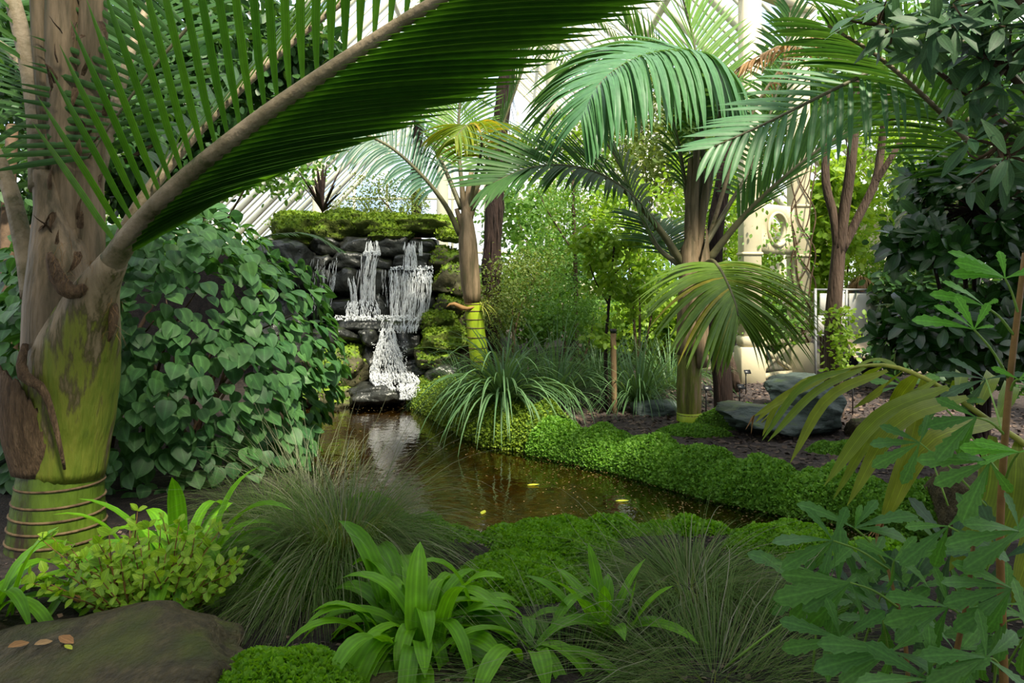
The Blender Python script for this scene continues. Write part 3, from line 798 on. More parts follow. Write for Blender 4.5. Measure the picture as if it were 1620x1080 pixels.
def frond(palm, pts, r0, r1, nl, L, w, ang=(65, 30), v=10, droop=.5, t0=.2, indiv=True, mat='frond_dark', rmat='rachis', S=None, prof=prof_std, fold=.18, n=6, rs=8, label=None, sides=(1, -1), wig=.03, up=UP):
    path = spline(pts, 26)
    tt = np.linspace(0, 1, 26)
    fr = mk('frond', *tube(path, r0 + (r1 - r0) * tt ** .7, rs), M[rmat], palm)
    if label: fr['label'] = label
    T = tangents(path)
    g = Geo()
    for si, side in enumerate(sides):
        ts = np.linspace(t0, .995, nl) + rng.normal(0, .002, nl) + (.3 / nl if side < 0 else 0)
        ts = np.clip(ts, 0, .999)
        p = np.stack([np.interp(ts, tt, path[:, k]) for k in range(3)], -1)
        Tt = nrm(np.stack([np.interp(ts, tt, T[:, k]) for k in range(3)], -1))
        if S is not None:
            sv = np.asarray(S[si], float)
            if sv.ndim == 2: sv = sv[0] + (sv[1] - sv[0]) * ((ts - t0) / (1 - t0))[:, None]
            else: sv = np.broadcast_to(sv, (nl, 3))
            sv = nrm(sv - Tt * np.sum(sv * Tt, 1, keepdims=True))
        else:
            B = nrm(np.cross(Tt, up)); N = np.cross(B, Tt); a = math.radians(v)
            sv = side * B * math.cos(a) + N * math.sin(a)
        u = (ts - t0) / (1 - t0)
        an = np.radians(ang[0] + (ang[1] - ang[0]) * u)[:, None]
        d = np.cos(an) * Tt + np.sin(an) * sv + rng.normal(0, .025, (nl, 3))
        Ls = L * np.array([prof(x) for x in u]) * rng.uniform(.93, 1.05, nl)
        dr = (droop[si] if isinstance(droop, (tuple, list)) else droop)
        V, F = blades(p, d, Ls, w * rng.uniform(.85, 1.1, nl), dr * rng.uniform(.8, 1.2, nl), n, side=Tt, prof=STRAP_P, fold=fold, wig=wig)
        if indiv: each_blade('leaflet', V, F, M[mat], fr)
        else: join_blades(g, V, F)
    if not indiv: g.build('leaflets', M[mat], fr, kind='stuff')
    return fr

def ring_trunk(palm, path, radii, rings, mat, scar='ring_scar', sides=20, sw=.032):
    path = np.asarray(path, float)
    mk('trunk', *tube(path, radii, sides), M[mat], palm)
    zs = path[:, 2]
    for z in rings:
        c = np.array([np.interp(z, zs, path[:, k]) for k in range(3)]); r = np.interp(z, zs, radii)
        k = 28; th = np.linspace(0, 2 * np.pi, k + 1)
        ph = rng.uniform(0, 6.28); tl = rng.uniform(-.012, .012)
        ringp = np.stack([c[0] + (r + .001) * np.cos(th), c[1] + (r + .001) * np.sin(th), c[2] + tl * np.cos(th + ph)], -1)
        mk('leaf_scar', *tube(ringp, sw * r, 6, cap=False), M[scar], palm)

def sheath(palm, zc, mat, name='leaf_sheath', n=22, a_c=0.0, ksides=20, rag=.02):
    """old leaf base wrapped round the stem: zc = list of (centre point, radius, half angle deg)"""
    c = np.array([z[0] for z in zc]); r = np.array([z[1] for z in zc]); ha = np.radians([z[2] for z in zc])
    s = np.linspace(0, len(zc) - 1, n); ix = np.arange(len(zc))
    C = np.stack([np.interp(s, ix, c[:, k]) for k in range(3)], -1); R_ = np.interp(s, ix, r); H_ = np.interp(s, ix, ha)
    out = []
    for lay in (0, 1):
        for i in range(n):
            th = a_c + np.linspace(-H_[i], H_[i], ksides)
            rr = R_[i] - (0.010 if lay else 0)
            j = rng.normal(0, rag, ksides) * np.array([1 if q in (0, ksides - 1) else .12 for q in range(ksides)])
            out.append(np.stack([C[i][0] + (rr + j * .3) * np.cos(th), C[i][1] + (rr + j * .3) * np.sin(th), C[i][2] + j], -1))
    V = np.concatenate(out); k = ksides; F = []
    for lay in (0, 1):
        o = lay * n * k
        for i in range(n - 1):
            for q in range(k - 1):
                f = [o + i * k + q, o + i * k + q + 1, o + (i + 1) * k + q + 1, o + (i + 1) * k + q]
                F.append(f if lay == 0 else f[::-1])
    o = n * k
    for i in range(n - 1):
        F.append([i * k, (i + 1) * k, o + (i + 1) * k, o + i * k]); e = k - 1
        F.append([i * k + e, o + i * k + e, o + (i + 1) * k + e, (i + 1) * k + e])
    for q in range(k - 1):
        F.append([q, o + q, o + q + 1, q + 1]); e = (n - 1) * k
        F.append([e + q, e + q + 1, o + e + q + 1, o + e + q])
    return mk(name, V, np.array(F), M[mat], palm)

# ---- the big palm at the left
YL = 4.6
base = P(92, 880, YL); base[2] = zt(base[0], base[1]) - .02
pl = thing('nikau_palm', 'big stout palm at the edge with bulging sheath and a huge arching frond', 'palm', base)
pth = [P(88, 900, YL), P(90, 860, YL), P(93, 800, YL), P(98, 745, YL), P(108, 700, YL), P(112, 600, YL), P(112, 500, YL)]
ring_trunk(pl, spline(pth, 16), np.interp(np.linspace(0, 1, 16), [0, .2, .45, .7, 1], [.29, .265, .225, .22, .22]), [P(0, y, YL)[2] for y in (762, 786, 806, 826, 846, 866)], 'trunk_green', sides=28)
tc_ = lambda px, py, dy=0: P(px, py, YL + dy)
# outer sheath (runs on into the huge frond), inner sheath and the central column of younger petioles
mk('leaf_sheath', *tube(spline([P(100, 750, 4.6), P(106, 690, 4.6), P(110, 630, 4.59), P(118, 570, 4.56), P(136, 510, 4.49), P(154, 458, 4.41), P(180, 412, 4.325)], 26), np.interp(np.linspace(0, 1, 26), [0, .17, .34, .52, .70, .86, 1], [.232, .252, .272, .255, .185, .115, .078]) * (1 + .012 * np.sin(np.arange(26) * 1.3)), 26), M['sheath_big'], pl)
sheath(pl, [(tc_(88, 742), .235, 60), (tc_(84, 690), .27, 62), (tc_(84, 640), .285, 50), (tc_(84, 600), .28, 30), (tc_(84, 580), .27, 6)], 'fibre', a_c=math.radians(-125))
sheath(pl, [(tc_(104, 560), .24, 170), (tc_(102, 480), .225, 165), (tc_(96, 400), .17, 140), (tc_(82, 330), .10, 140), (tc_(70, 270), .065, 160)], 'sheath', a_c=math.radians(-150))
for (a_, b_, c_, r_) in (((112, 560), (110, 300), (98, -60), .13), ((140, 540), (140, 300), (150, -60), .10), ((86, 500), (84, 300), (60, -40), .075)):
    mk('young_stem', *tube(spline([tc_(*a_, .05), tc_((a_[0] + b_[0]) / 2, 430, .05), tc_(*b_, .08), tc_((b_[0] + c_[0]) / 2, 120, .1), tc_(*c_, .1)], 16), np.linspace(r_, r_ * .8, 16) * (1 + .05 * np.sin(np.arange(16) * 1.7)), 16), M['sheath'], pl)
for k_ in range(26):
    y_ = rng.uniform(20, 440); a_ = P(rng.choice([88, 126, 158]) + rng.normal(0, 5), y_, YL - .13)
    V, F = blades(np.array([a_]), np.array([[rng.normal(0, .4), -.3, rng.choice([-1, 1])]]), rng.uniform(.06, .16), rng.uniform(.03, .06), rng.uniform(-1, 1), 5, wig=.8, fold=.3)
    mk('dry_scale', V[0], F, M['fibre'], pl)
mk('fibre_ring', *tube(spline([P(78, 400, 4.33), P(92, 440, 4.3), P(112, 462, 4.28), P(132, 458, 4.3), P(150, 440, 4.36)], 12), [.015, .03, .036, .04, .045, .045, .05, .045, .04, .035, .025, .012], 7), M['fibre'], pl)
mk('fibre_ring', *tube(spline([P(40, 545, 4.36), P(34, 575, 4.3), P(40, 598, 4.28), P(56, 606, 4.26), P(70, 620, 4.27), P(84, 660, 4.27), P(98, 720, 4.3), P(102, 742, 4.34)], 14), np.interp(np.linspace(0, 1, 14), [0, .25, .5, 1], [.02, .035, .02, .008]), 7), M['fibre'], pl)
mk('fibre_ring', *tube(spline([P(176, 470, 4.45), P(180, 490, 4.42), P(178, 520, 4.4), P(172, 540, 4.4)], 9), [.01, .02, .028, .03, .03, .026, .02, .012, .008], 7), M['fibre'], pl)
# loose fibres
gp = np.array([P(rng.uniform(80, 150), rng.uniform(390, 465), 4.28) for _ in range(60)] + [P(rng.uniform(172, 186), rng.uniform(470, 530), 4.38) for _ in range(30)])
V, F = blades(gp, rng.normal(0, .6, (90, 3)) + [0, -.3, .1], .14, .003, 1.6, 5, wig=1.2)
g = Geo(); join_blades(g, V, F); g.build('loose_fibres', M['dead'], pl, kind='stuff')

# the huge frond: upper leaflets stand up, lower ones sweep towards the viewer and to the right
big_pts = [P(140, 496, 4.47), P(154, 457, 4.41), P(180, 411, 4.32), P(220, 355, 4.2), P(290, 285, 4.05), P(400, 196, 3.85), P(520, 112, 3.65), P(690, 2, 3.4), P(860, -90, 3.2), P(1040, -165, 3.0)]
fr = mk('frond', *tube(spline(big_pts, 40), np.interp(np.linspace(0, 1, 40), [0, .04, .09, .2, .5, 1], [.13, .11, .077, .055, .042, .014]), 16), M['petiole'], pl)
fr['label'] = 'huge frond arching across the top of the view'
path = spline(big_pts, 80); TT = tangents(path); tt = np.linspace(0, 1, 80)
def fr_at(ts): return (np.stack([np.interp(ts, tt, path[:, k]) for k in range(3)], -1), nrm(np.stack([np.interp(ts, tt, TT[:, k]) for k in range(3)], -1)))
n = 38
ts = np.linspace(.135, .99, n); p, T = fr_at(ts); u = np.linspace(0, 1, n)[:, None]
sv = np.array([-.80, .15, .60]) * (1 - u) + np.array([-.45, .2, .85]) * u
sv = nrm(sv - T * np.sum(sv * T, 1, keepdims=True)); an = np.radians(78 - 34 * u)
d = np.cos(an) * T + np.sin(an) * sv
V, F = blades(p, d, np.interp(u[:, 0], [0, .12, .3, .7, 1], [.9, 1.15, 1.3, 1.2, .6]), .088, np.interp(u[:, 0], [0, .3, 1], [.25, .12, .1]), 9, side=T * .9 + np.array([0, -.45, 0.05]), prof=STRAP_P, fold=.22, wig=.04)
each_blade('leaflet', V, F, M['frond_big'], fr)
n = 50
ts = np.linspace(.115, .99, n); p, T = fr_at(ts); u = np.linspace(0, 1, n)[:, None]
sv = np.array([.55, -.45, -.55]) * (1 - u) + np.array([.50, -.5, -.55]) * u
sv = nrm(sv - T * np.sum(sv * T, 1, keepdims=True)); an = np.radians(21 + 9 * u)[:, :]
d = np.cos(an) * T + np.sin(an) * sv
V, F = blades(p, d, np.interp(u[:, 0], [0, .15, .35, .7, 1], [1.0, 1.35, 1.45, 1.2, .6]), .078, np.interp(u[:, 0], [0, .2, 1], [.22, .18, .14]), 9, side=np.cross(d, [0, -1.0, .2]) * .42 + np.array([0, .85, .2]), prof=STRAP_P, fold=.32, wig=.04)
each_blade('leaflet', V, F, M['frond_big'], fr)
# other fronds of the same palm
frond(pl, [tc_(66, 300), tc_(58, 180, .1), tc_(36, 60, .2), tc_(-10, -90, .3), tc_(-80, -220, .3)], .075, .04, 14, .9, .05, ang=(70, 45), t0=.35, mat='frond_dark', rmat='petiole', label='stout petiole rising by the edge')
frond(pl, [tc_(52, 470, .05), tc_(36, 380, .1), tc_(5, 270, .2), tc_(-60, 150, .3)], .07, .04, 10, .7, .045, t0=.5, mat='frond_dark', rmat='petiole')
frond(pl, [tc_(170, 460, .15), tc_(200, 360, .3), tc_(280, 245, .5), tc_(390, 130, .8), tc_(520, 20, 1.1), tc_(640, -60, 1.3)], .055, .02, 34, 1.0, .05, ang=(72, 40), v=15, droop=.3, t0=.22, mat='frond_dark', rmat='petiole')
frond(pl, [tc_(150, 300, .2), tc_(190, 140, .5), tc_(230, 20, .9), tc_(280, -60, 1.2)], .05, .025, 26, .9, .045, ang=(75, 40), v=10, droop=.4, t0=.15, mat='frond_dark', rmat='petiole', indiv=False)
frond(pl, [tc_(100, 260, .2), tc_(60, 140, .6), tc_(-20, 60, 1.0), tc_(-140, 60, 1.4)], .05, .02, 30, .9, .045, ang=(75, 40), droop=.6, t0=.15, mat='frond_dark', rmat='petiole', indiv=False)
# leaflets of an inner frond seen against the pale stem
frond(pl, [tc_(300, 40, .1), tc_(240, 110, .05), tc_(180, 190, 0), tc_(140, 250, -.05)], .012, .006, 22, .85, .04, ang=(100, 60), t0=.02, mat='frond_dark', S=((-.95, -.1, -.35), (.9, .1, .3)), droop=.15, sides=(1,), prof=lambda t: 1 - .3 * t)

# ---- central palm
YC = 8.5
base = P(1090, 668, YC); base[2] = zt(base[0], base[1]) - .02
pc = thing('nikau_palm', 'central palm on the far bank with green foot and drooping fan of fronds', 'palm', base)
pth = spline([P(1090, 690, YC), P(1090, 660, YC), P(1090, 600, YC), P(1092, 540, YC), P(1096, 470, YC), P(1099, 420, YC)], 20)
ring_trunk(pc, pth, np.interp(np.linspace(0, 1, 20), [0, .15, .2, .6, 1], [.135, .135, .14, .135, .12]), [P(0, 655, YC)[2], P(0, 668, YC)[2]], 'sheath_green', sides=22)
mk('trunk_foot', *tube(np.array([P(1090, y, YC) for y in (690, 668, 652)]), [.142, .141, .139], 22), M['trunk_lime'], pc)
cc = lambda px, py, dy=0: P(px, py, YC + dy)
sheath(pc, [(cc(1090, 560), .145, 150), (cc(1092, 500), .15, 150), (cc(1094, 440), .14, 120), (cc(1090, 405), .11, 70), (cc(1092, 375), .10, 20), (cc(1092, 360), .09, 3)], 'sheath', a_c=math.radians(-110))
sheath(pc, [(cc(1098, 580), .15, 60), (cc(1100, 500), .155, 70), (cc(1106, 440), .14, 90), (cc(1106, 405), .12, 60), (cc(1106, 375), .10, 20), (cc(1106, 360), .09, 3)], 'sheath', a_c=math.radians(-30))
for q, (x1, y1, x2, y2, r) in enumerate([(1096, 430, 1104, 210, .075), (1102, 430, 1128, 220, .06), (1090, 430, 1092, 250, .06)]):
    mk('young_stem', *tube(spline([cc(x1, y1), cc((x1 + x2) / 2 - 2, (y1 + y2) / 2, .02), cc(x2, y2, .05)], 10), np.linspace(r, r * .45, 10), 12), M['sheath'], pc)
# R4 low front frond, fanned out towards the viewer
frond(pc, [cc(1112, 420, -.1), cc(1126, 412, -.45), cc(1138, 424, -.9), cc(1150, 446, -1.25), cc(1163, 478, -1.5), cc(1168, 500, -1.6)], .03, .008, 50, 1.15, .055, ang=(88, 22), v=8, droop=1.0, t0=.36, mat='frond_lime', n=8, label='low frond fanned towards the viewer with yellow tips')
# R1 arching left
frond(pc, [cc(1085, 425), cc(1045, 365, -.1), cc(1000, 312, -.3), cc(950, 277, -.5), cc(890, 262, -.7), cc(830, 268, -.9), cc(780, 290, -1.0)], .05, .010, 44, 1.0, .046, ang=(70, 28), S=((-.5, .35, .8), (.1, -.8, -.25)), droop=(.25, .5), t0=.25, mat='frond_dark', n=7, label='frond arching over the pond with raised leaflets')
# R2 silver umbrella frond over the top
frond(pc, [cc(1100, 390), cc(1128, 260, .1), cc(1140, 150, 0), cc(1110, 96, -.35), cc(1060, 84, -.7), cc(1000, 96, -1.1), cc(950, 132, -1.45), cc(925, 180, -1.65)], .05, .010, 74, 1.32, .095, ang=(88, 36), S=((-.3, .6, .5), (.15, -.8, -.1)), droop=(1.3, 2.6), t0=.31, mat='frond_silver', n=8, label='silvery frond hanging like an umbrella')
# R3 dark frond to the right, seen from below
frond(pc, [cc(1118, 415), cc(1170, 350, -.1), cc(1240, 282, -.3), cc(1320, 222, -.5), cc(1400, 190, -.7), cc(1480, 190, -.9)], .05, .012, 42, .85, .045, ang=(42, 20), S=((-.35, .3, .8), (.1, -.9, .1)), droop=.25, t0=.2, mat='frond_dark', n=7)
# upright ones, fine at this distance: leaflets joined
frond(pc, [cc(1098, 400), cc(1085, 300, .1), cc(1070, 215, .2), cc(1040, 120, .3), cc(990, 40, .3)], .04, .01, 40, .85, .04, ang=(70, 30), v=20, droop=.5, t0=.25, mat='frond_dark', indiv=False)
frond(pc, [cc(1108, 400), cc(1150, 330, .15), cc(1195, 250, .3), cc(1235, 120, .5), cc(1250, 20, .6)], .035, .01, 40, .75, .04, ang=(70, 30), v=15, droop=.5, t0=.25, mat='frond_dark', indiv=False)
frond(pc, [cc(1076, 420), cc(1040, 390, .2), cc(1010, 330, .3), cc(975, 250, .4), cc(930, 190, .5)], .035, .01, 36, .8, .04, ang=(70, 30), v=15, droop=.5, t0=.2, mat='frond_dark', indiv=False)
frond(pc, [cc(1104, 380), cc(1112, 220, .3), cc(1100, 80, .6), cc(1070, -40, .7)], .04, .012, 40, .9, .045, ang=(60, 30), v=25, droop=.3, t0=.3, mat='midgreen', indiv=False)
frond(pc, [cc(1080, 425, .1), cc(1062, 400, .3), cc(1050, 370, .6), cc(1020, 345, .9)], .03, .01, 34, .75, .035, ang=(70, 30), v=10, droop=.5, t0=.2, mat='frond_dark', indiv=False)
# dead brown frond hanging above
frond(pc, [cc(1120, 380, .1), cc(1180, 200, .2), cc(1250, 90, .1), cc(1300, 60, -.1), cc(1240, 70, -.4), cc(1180, 100, -.6)], .03, .008, 34, .55, .025, ang=(60, 25), v=0, droop=1.6, t0=.45, mat='dead', rmat='petiole', indiv=False, wig=.5, label='withered brown frond')

# ---- palm beyond the frame on the right: two fronds reach in
base = np.array([5.6, 6.9, 0.0]); base[2] = zt(base[0], base[1])
pr_ = thing('nikau_palm', 'palm whose trunk is hidden behind the glossy shrub, two dark fronds reaching in', 'palm', base)
ring_trunk(pr_, spline([base + [0, 0, -.1], base + [0, 0, 1.0], base + [-.05, 0, 1.9]], 10), np.linspace(.17, .13, 10), [base[2] + .3, base[2] + .6], 'sheath_green')
top = base + [-.1, 0, 1.9]
frond(pr_, [top, P(1690, 390, 6.6), P(1620, 315, 6.3), P(1540, 232, 6.0), P(1470, 160, 5.8), P(1390, 90, 5.6), P(1310, 40, 5.5)], .05, .012, 40, .95, .05, ang=(70, 30), v=10, droop=.6, t0=.35, mat='frond_dark', rmat='petiole', n=7)
frond(pr_, [top, P(1700, 300, 6.6), P(1620, 140, 6.4), P(1520, 66, 6.2), P(1400, 104, 6.0), P(1290, 156, 5.9), P(1210, 196, 5.85), P(1130, 232, 5.8)], .05, .008, 34, .72, .05, ang=(80, 28), S=((-.2, .5, .85), (-.05, -.5, -.85)), droop=(.3, .9), t0=.42, mat='frond_silver', n=7, label='frond whose leaflets hang like a comb')
frond(pr_, [top, P(1650, 330, 7.2), P(1540, 200, 7.2), P(1420, 60, 7.3), P(1300, -40, 7.3)], .04, .012, 36, .9, .05, ang=(70, 30), v=12, droop=.4, t0=.3, mat='frond_dark', indiv=False)

# ---- ringed palm beside the waterfall
YM = 10.6
base = P(762, 600, YM); base[2] = zt(base[0], base[1]) - .02
pm = thing('nikau_palm', 'leaning palm with lime-green ringed trunk beside the waterfall', 'palm', base)
mc = lambda px, py, dy=0: P(px, py, YM + dy)
pth = spline([mc(766, 625), mc(762, 590), mc(755, 540), mc(748, 480), mc(744, 440), mc(741, 400), mc(738, 350), mc(736, 320)], 24)
ring_trunk(pm, pth[:13], np.linspace(.15, .115, 13), [mc(0, y)[2] for y in (480, 492, 505, 518, 533, 550, 570)], 'trunk_lime', sides=20, sw=.06)
mk('crownshaft', *tube(pth[11:], np.interp(np.linspace(0, 1, 13), [0, .2, .6, .85, 1], [.12, .14, .135, .09, .03]), 18), M['sheath'], pm)
for (a, b, s) in [((741, 380), (722, 330), .06), ((738, 350), (746, 270), .07), ((736, 340), (730, 280), .055), ((742, 350), (760, 300), .05)]:
    mk('young_stem', *tube(spline([mc(*a), mc((a[0] + b[0]) / 2 - 1, (a[1] + b[1]) / 2), mc(*b)], 8), np.linspace(s, s * .5, 8), 10), M['sheath'], pm)
mk('dead_bract', *tube(spline([mc(752, 485, -.1), mc(735, 488, -.15), mc(716, 480, -.2), mc(706, 486, -.22)], 8), [.01, .02, .03, .04, .035, .03, .02, .005], 6), M['dead'], pm)
V, F = blades(np.repeat([mc(762, 482, -.12)], 40, 0), rng.normal(0, .5, (40, 3)) + [.8, -.2, .3], rng.uniform(.2, .45, 40), .012, 1.4, 6, wig=.5)
g = Geo(); join_blades(g, V, F); g.build('flower_spray', M['stem_yellow'], pm, kind='stuff')
frond(pm, [mc(728, 372), mc(705, 325, -.1), mc(665, 275, -.2), mc(610, 228, -.3), mc(540, 205, -.4), mc(460, 215, -.5)], .045, .010, 46, .72, .045, ang=(70, 32), S=((-.2, .2, .95), (-.1, -.5, -.8)), droop=(.4, 1.2), t0=.25, mat='frond_blue', label='bluish frond hanging over the falls')
frond(pm, [mc(742, 330), mc(752, 280, -.2), mc(762, 235, -.5), mc(758, 205, -.8), mc(740, 198, -1.1), mc(722, 215, -1.35)], .035, .008, 36, .85, .042, ang=(80, 28), v=8, droop=1.3, t0=.4, mat='frond_yellow', n=8, label='yellowing frond drooping in a tuft')
frond(pm, [mc(740, 330), mc(775, 250, -.1), mc(805, 170, -.1), mc(830, 100, -.1), mc(848, 30, 0)], .04, .01, 40, .8, .04, ang=(65, 30), v=15, droop=.6, t0=.25, mat='frond_dark', indiv=False)
frond(pm, [mc(734, 320), mc(726, 240, .1), mc(728, 160, .2), mc(745, 80, .3)], .04, .01, 38, .8, .04, ang=(65, 30), v=15, droop=.6, t0=.2, mat='midgreen', indiv=False)
frond(pm, [mc(730, 330), mc(700, 260, .2), mc(660, 190, .3), mc(600, 130, .4), mc(540, 110, .4)], .04, .01, 40, .8, .04, ang=(65, 30), v=15, droop=.7, t0=.2, mat='frond_blue', indiv=False)
frond(pm, [mc(745, 335), mc(790, 270, -.3), mc(850, 235, -.6), mc(910, 240, -.9), mc(950, 262, -1.0)], .035, .01, 36, .75, .04, ang=(65, 30), v=15, droop=.5, t0=.2, mat='frond_dark', indiv=False)

# ================================================================== SHRUBS AND TREES
def branch(par, pts, r0, r1, mat='bark', name='branch', sides=8, n=12):
    return mk(name, *tube(spline(pts, n), np.linspace(r0, r1, n), sides), M[mat], par)

def visible_first(pos): return np.argsort(pos[:, 1])

# ---- heart-leaved bush left of the falls
bc = np.array([-3.25, 7.0, .80]); br = np.array([1.50, 1.75, 1.42])
hb = thing('heart_leaf_bush', 'large bush of heart-shaped green leaves spilling over the pond', 'bush', (bc[0], bc[1], 0))
n = 3200
dv = rand_dirs(n * 3); dv = dv[(dv[:, 1] < .55) & (dv[:, 2] > -.62)][:n]
jit = noise
lump = np.array([noise.noise(Vector(v * 2.2) + Vector((3, 1, 7))) for v in dv])
rad = (1 + .20 * lump) * rng.choice([1, .93, .84, .7], len(dv), p=[.45, .27, .18, .1])
pos = bc + dv * br * rad[:, None]
pos = pos[pos[:, 2] > -.12]; dv = dv[:len(pos)] if False else nrm((pos - bc) / br)
out = nrm(dv * [1, 1, .35])
tip = nrm(out * .75 + np.array([0, 0, -.75]) + rng.normal(0, .32, pos.shape))
nor = nrm(out * .75 + np.array([0.05, 0, .75]) + rng.normal(0, .34, pos.shape))
Rm = frames(tip, nor); sz = rng.uniform(.095, .155, len(pos))
key = pos[:, 1] + rng.uniform(0, 1.6, len(pos)); o = np.argsort(key)
# leaves the picture shows largest
first = o[:300]; rest = o[300:]
each_leaf('leaf', HEART, pos[first], Rm[first], sz[first], M['heart'], hb)
g = Geo(); scatter(g, HEART, pos[rest], Rm[rest], sz[rest]); g.build('leaves', M['heart'], hb, kind='stuff')
for k in range(16):
    a = rng.uniform(0, 6.28); e = bc + nrm(np.array([math.cos(a), math.sin(a) - .4, rng.uniform(-.1, 1)])) * br * .9
    s0 = np.array([bc[0] + rng.normal(0, .2), bc[1] + rng.normal(0, .2), 0])
    branch(hb, [s0, (s0 + e) / 2 + [0, 0, .3], e], .022, .005, 'twig', sides=6)

# ---- generic tree/shrub: stems + one mass of uncountable small leaves
def leafy(name, label, cat, base, stems, blobs, tpl, size, mat, bark='bark', upw=.3, group=None, sides=7):
    t = thing(name, label, cat, base, group)
    for s in stems: branch(t, s[0], s[1], s[2], bark, 'stem', sides)
    g = Geo()
    for (c, r, n) in blobs:
        d = rand_dirs(n); rr = rng.random(n) ** .45
        p = np.asarray(c) + d * rr[:, None] * np.asarray(r)
        cl = rand_dirs(max(3, n // 40)) * (rng.random(max(3, n // 40)) ** .4)[:, None] * np.asarray(r) + np.asarray(c)
        k = rng.integers(0, len(cl), n)                # leaves gather in clumps
        p = np.where((rng.random(n) < .75)[:, None], cl[k] + rng.normal(0, 1, (n, 3)) * np.asarray(r) * .16, p)
        p[:, 2] = np.maximum(p[:, 2], zt(p[:, 0], p[:, 1]) + .03) if p[:, 2].min() < .6 else p[:, 2]
        y = nrm(d * .6 + rng.normal(0, .7, (n, 3)) + [0, 0, -.25]); nn = nrm(rng.normal(0, .6, (n, 3)) + [0, -.2, upw + .5])
        scatter(g, tpl, p, frames(y, nn), rng.uniform(*size, n))
    g.build('foliage', M[mat], t, kind='stuff')
    return t

def gz(p): return np.array([p[0], p[1], float(zt(p[0], p[1]))])
def at(px, py, Y): return P(px, py, Y)

# fine shrubs behind the tussock, mid bank
def shrub_px(name, label, px, py_base, Y, blobs, tpl, size, mat, stems=None, bark='twig', cat='shrub', upw=.3):
    b = gz(P(px, py_base, Y))
    st = stems or [([b, (b + at(bx, by, Y + dy)) / 2 + [rng.normal(0, .1), 0, .1], at(bx, by, Y + dy)], .03, .008) for (bx, by, dy, *_r) in blobs]
    bl = [(at(bx, by, Y + dy), (rx * Y / FPX, rd, rz * Y / FPX), n) for (bx, by, dy, rx, rz, rd, n) in blobs]
    return leafy(name, label, cat, b, st, bl, tpl, size, mat, bark, upw)

shrub_px('fine_leaf_shrub', 'feathery olive-green shrub behind the ringed palm', 810, 560, 11.8, [(810, 460, 0, 70, 60, .7, 2600), (850, 430, .3, 60, 45, .6, 1600), (780, 500, -.2, 45, 40, .5, 1000)], SMALL, (.03, .06), 'olive')
shrub_px('fine_leaf_shrub', 'feathery green shrub in the middle of the bank behind the grasses', 900, 560, 11.2, [(890, 480, 0, 70, 55, .7, 2400), (940, 500, .2, 55, 45, .6, 1400)], SMALL, (.03, .06), 'midgreen')
shrub_px('sapling', 'lime-leaved sapling with a black thin stem beside the wooden stake', 962, 655, 9.4, [(965, 430, 0, 45, 45, .35, 500), (990, 470, .1, 40, 35, .3, 350), (935, 390, .1, 40, 30, .3, 300), (985, 380, .1, 40, 30, .3, 300), (955, 530, -.1, 35, 25, .3, 180)], ROUND, (.05, .10), 'yellowgreen', bark='bark_dark',
         stems=[([gz(P(962, 655, 9.4)), P(958, 560, 9.4), P(964, 470, 9.4), P(972, 385, 9.4)], .03, .012), ([P(962, 480, 9.4), P(940, 440, 9.45), P(925, 390, 9.5)], .012, .005), ([P(966, 440, 9.4), P(990, 410, 9.45), P(1005, 370, 9.5)], .012, .005)])
shrub_px('slender_tree', 'slender tree with straight brown stem and light feathery leaves behind the grasses', 911, 560, 12.6, [(905, 330, 0, 75, 60, .9, 2200), (890, 400, .2, 60, 40, .8, 1400), (930, 270, .3, 50, 40, .8, 900)], SMALL, (.035, .07), 'midgreen', bark='bark',
         stems=[([gz(P(912, 560, 12.6)), P(911, 460, 12.6), P(908, 360, 12.6), P(906, 270, 12.6)], .05, .03), ([P(908, 400, 12.6), P(870, 340, 12.6), P(850, 300, 12.7)], .02, .008), ([P(908, 370, 12.6), P(950, 340, 12.6), P(965, 320, 12.7)], .02, .008)])
shrub_px('sapling', 'tall lime-green sapling behind the arching dark frond', 1010, 560, 11.5, [(1010, 400, 0, 50, 60, .6, 900), (985, 330, .1, 55, 50, .6, 900), (1040, 460, .1, 40, 40, .5, 500)], ROUND, (.05, .11), 'yellowgreen')
# bright background
shrub_px('tree', 'yellow-green tree in light behind the central palm', 1150, 520, 15.5, [(1150, 380, 0, 75, 90, 1.5, 2600), (1110, 300, .5, 70, 60, 1.2, 1600), (1190, 440, .3, 50, 70, 1.2, 1500)], ROUND, (.07, .14), 'yellowgreen', cat='tree')
shrub_px('tree', 'small-leaved tree behind the top of the central palm', 1060, 520, 19, [(1060, 250, 0, 90, 80, 1.8, 2600), (1010, 160, .5, 90, 60, 1.6, 1400), (1150, 200, 1, 110, 90, 1.6, 2200)], SMALL, (.10, .2), 'olive', cat='tree')
shrub_px('climber', 'bright green climber between the pergola and the branching tree', 1300, 560, 13.6, [(1295, 400, 0, 28, 90, .5, 800), (1310, 300, 0, 32, 60, .5, 600), (1345, 330, .2, 30, 90, .5, 700), (1300, 480, 0, 25, 50, .4, 300)], ROUND, (.11, .2), 'yellowgreen')
shrub_px('tree', 'pale feathery tree behind the branching trunk', 1420, 540, 14.5, [(1420, 300, 0, 70, 70, 1.4, 3000), (1430, 230, .3, 80, 50, 1.0, 2200), (1380, 420, .5, 70, 70, 1.3, 2200), (1470, 380, 0, 60, 60, 1.2, 1500)], SMALL, (.06, .12), 'yellowgreen', cat='tree')
shrub_px('tree', 'grey-green airy tree behind the display stand', 1450, 560, 14, [(1440, 440, 0, 80, 50, 1.0, 3000), (1400, 480, .2, 50, 40, .8, 1500)], SMALL, (.04, .08), 'midgreen', cat='tree')
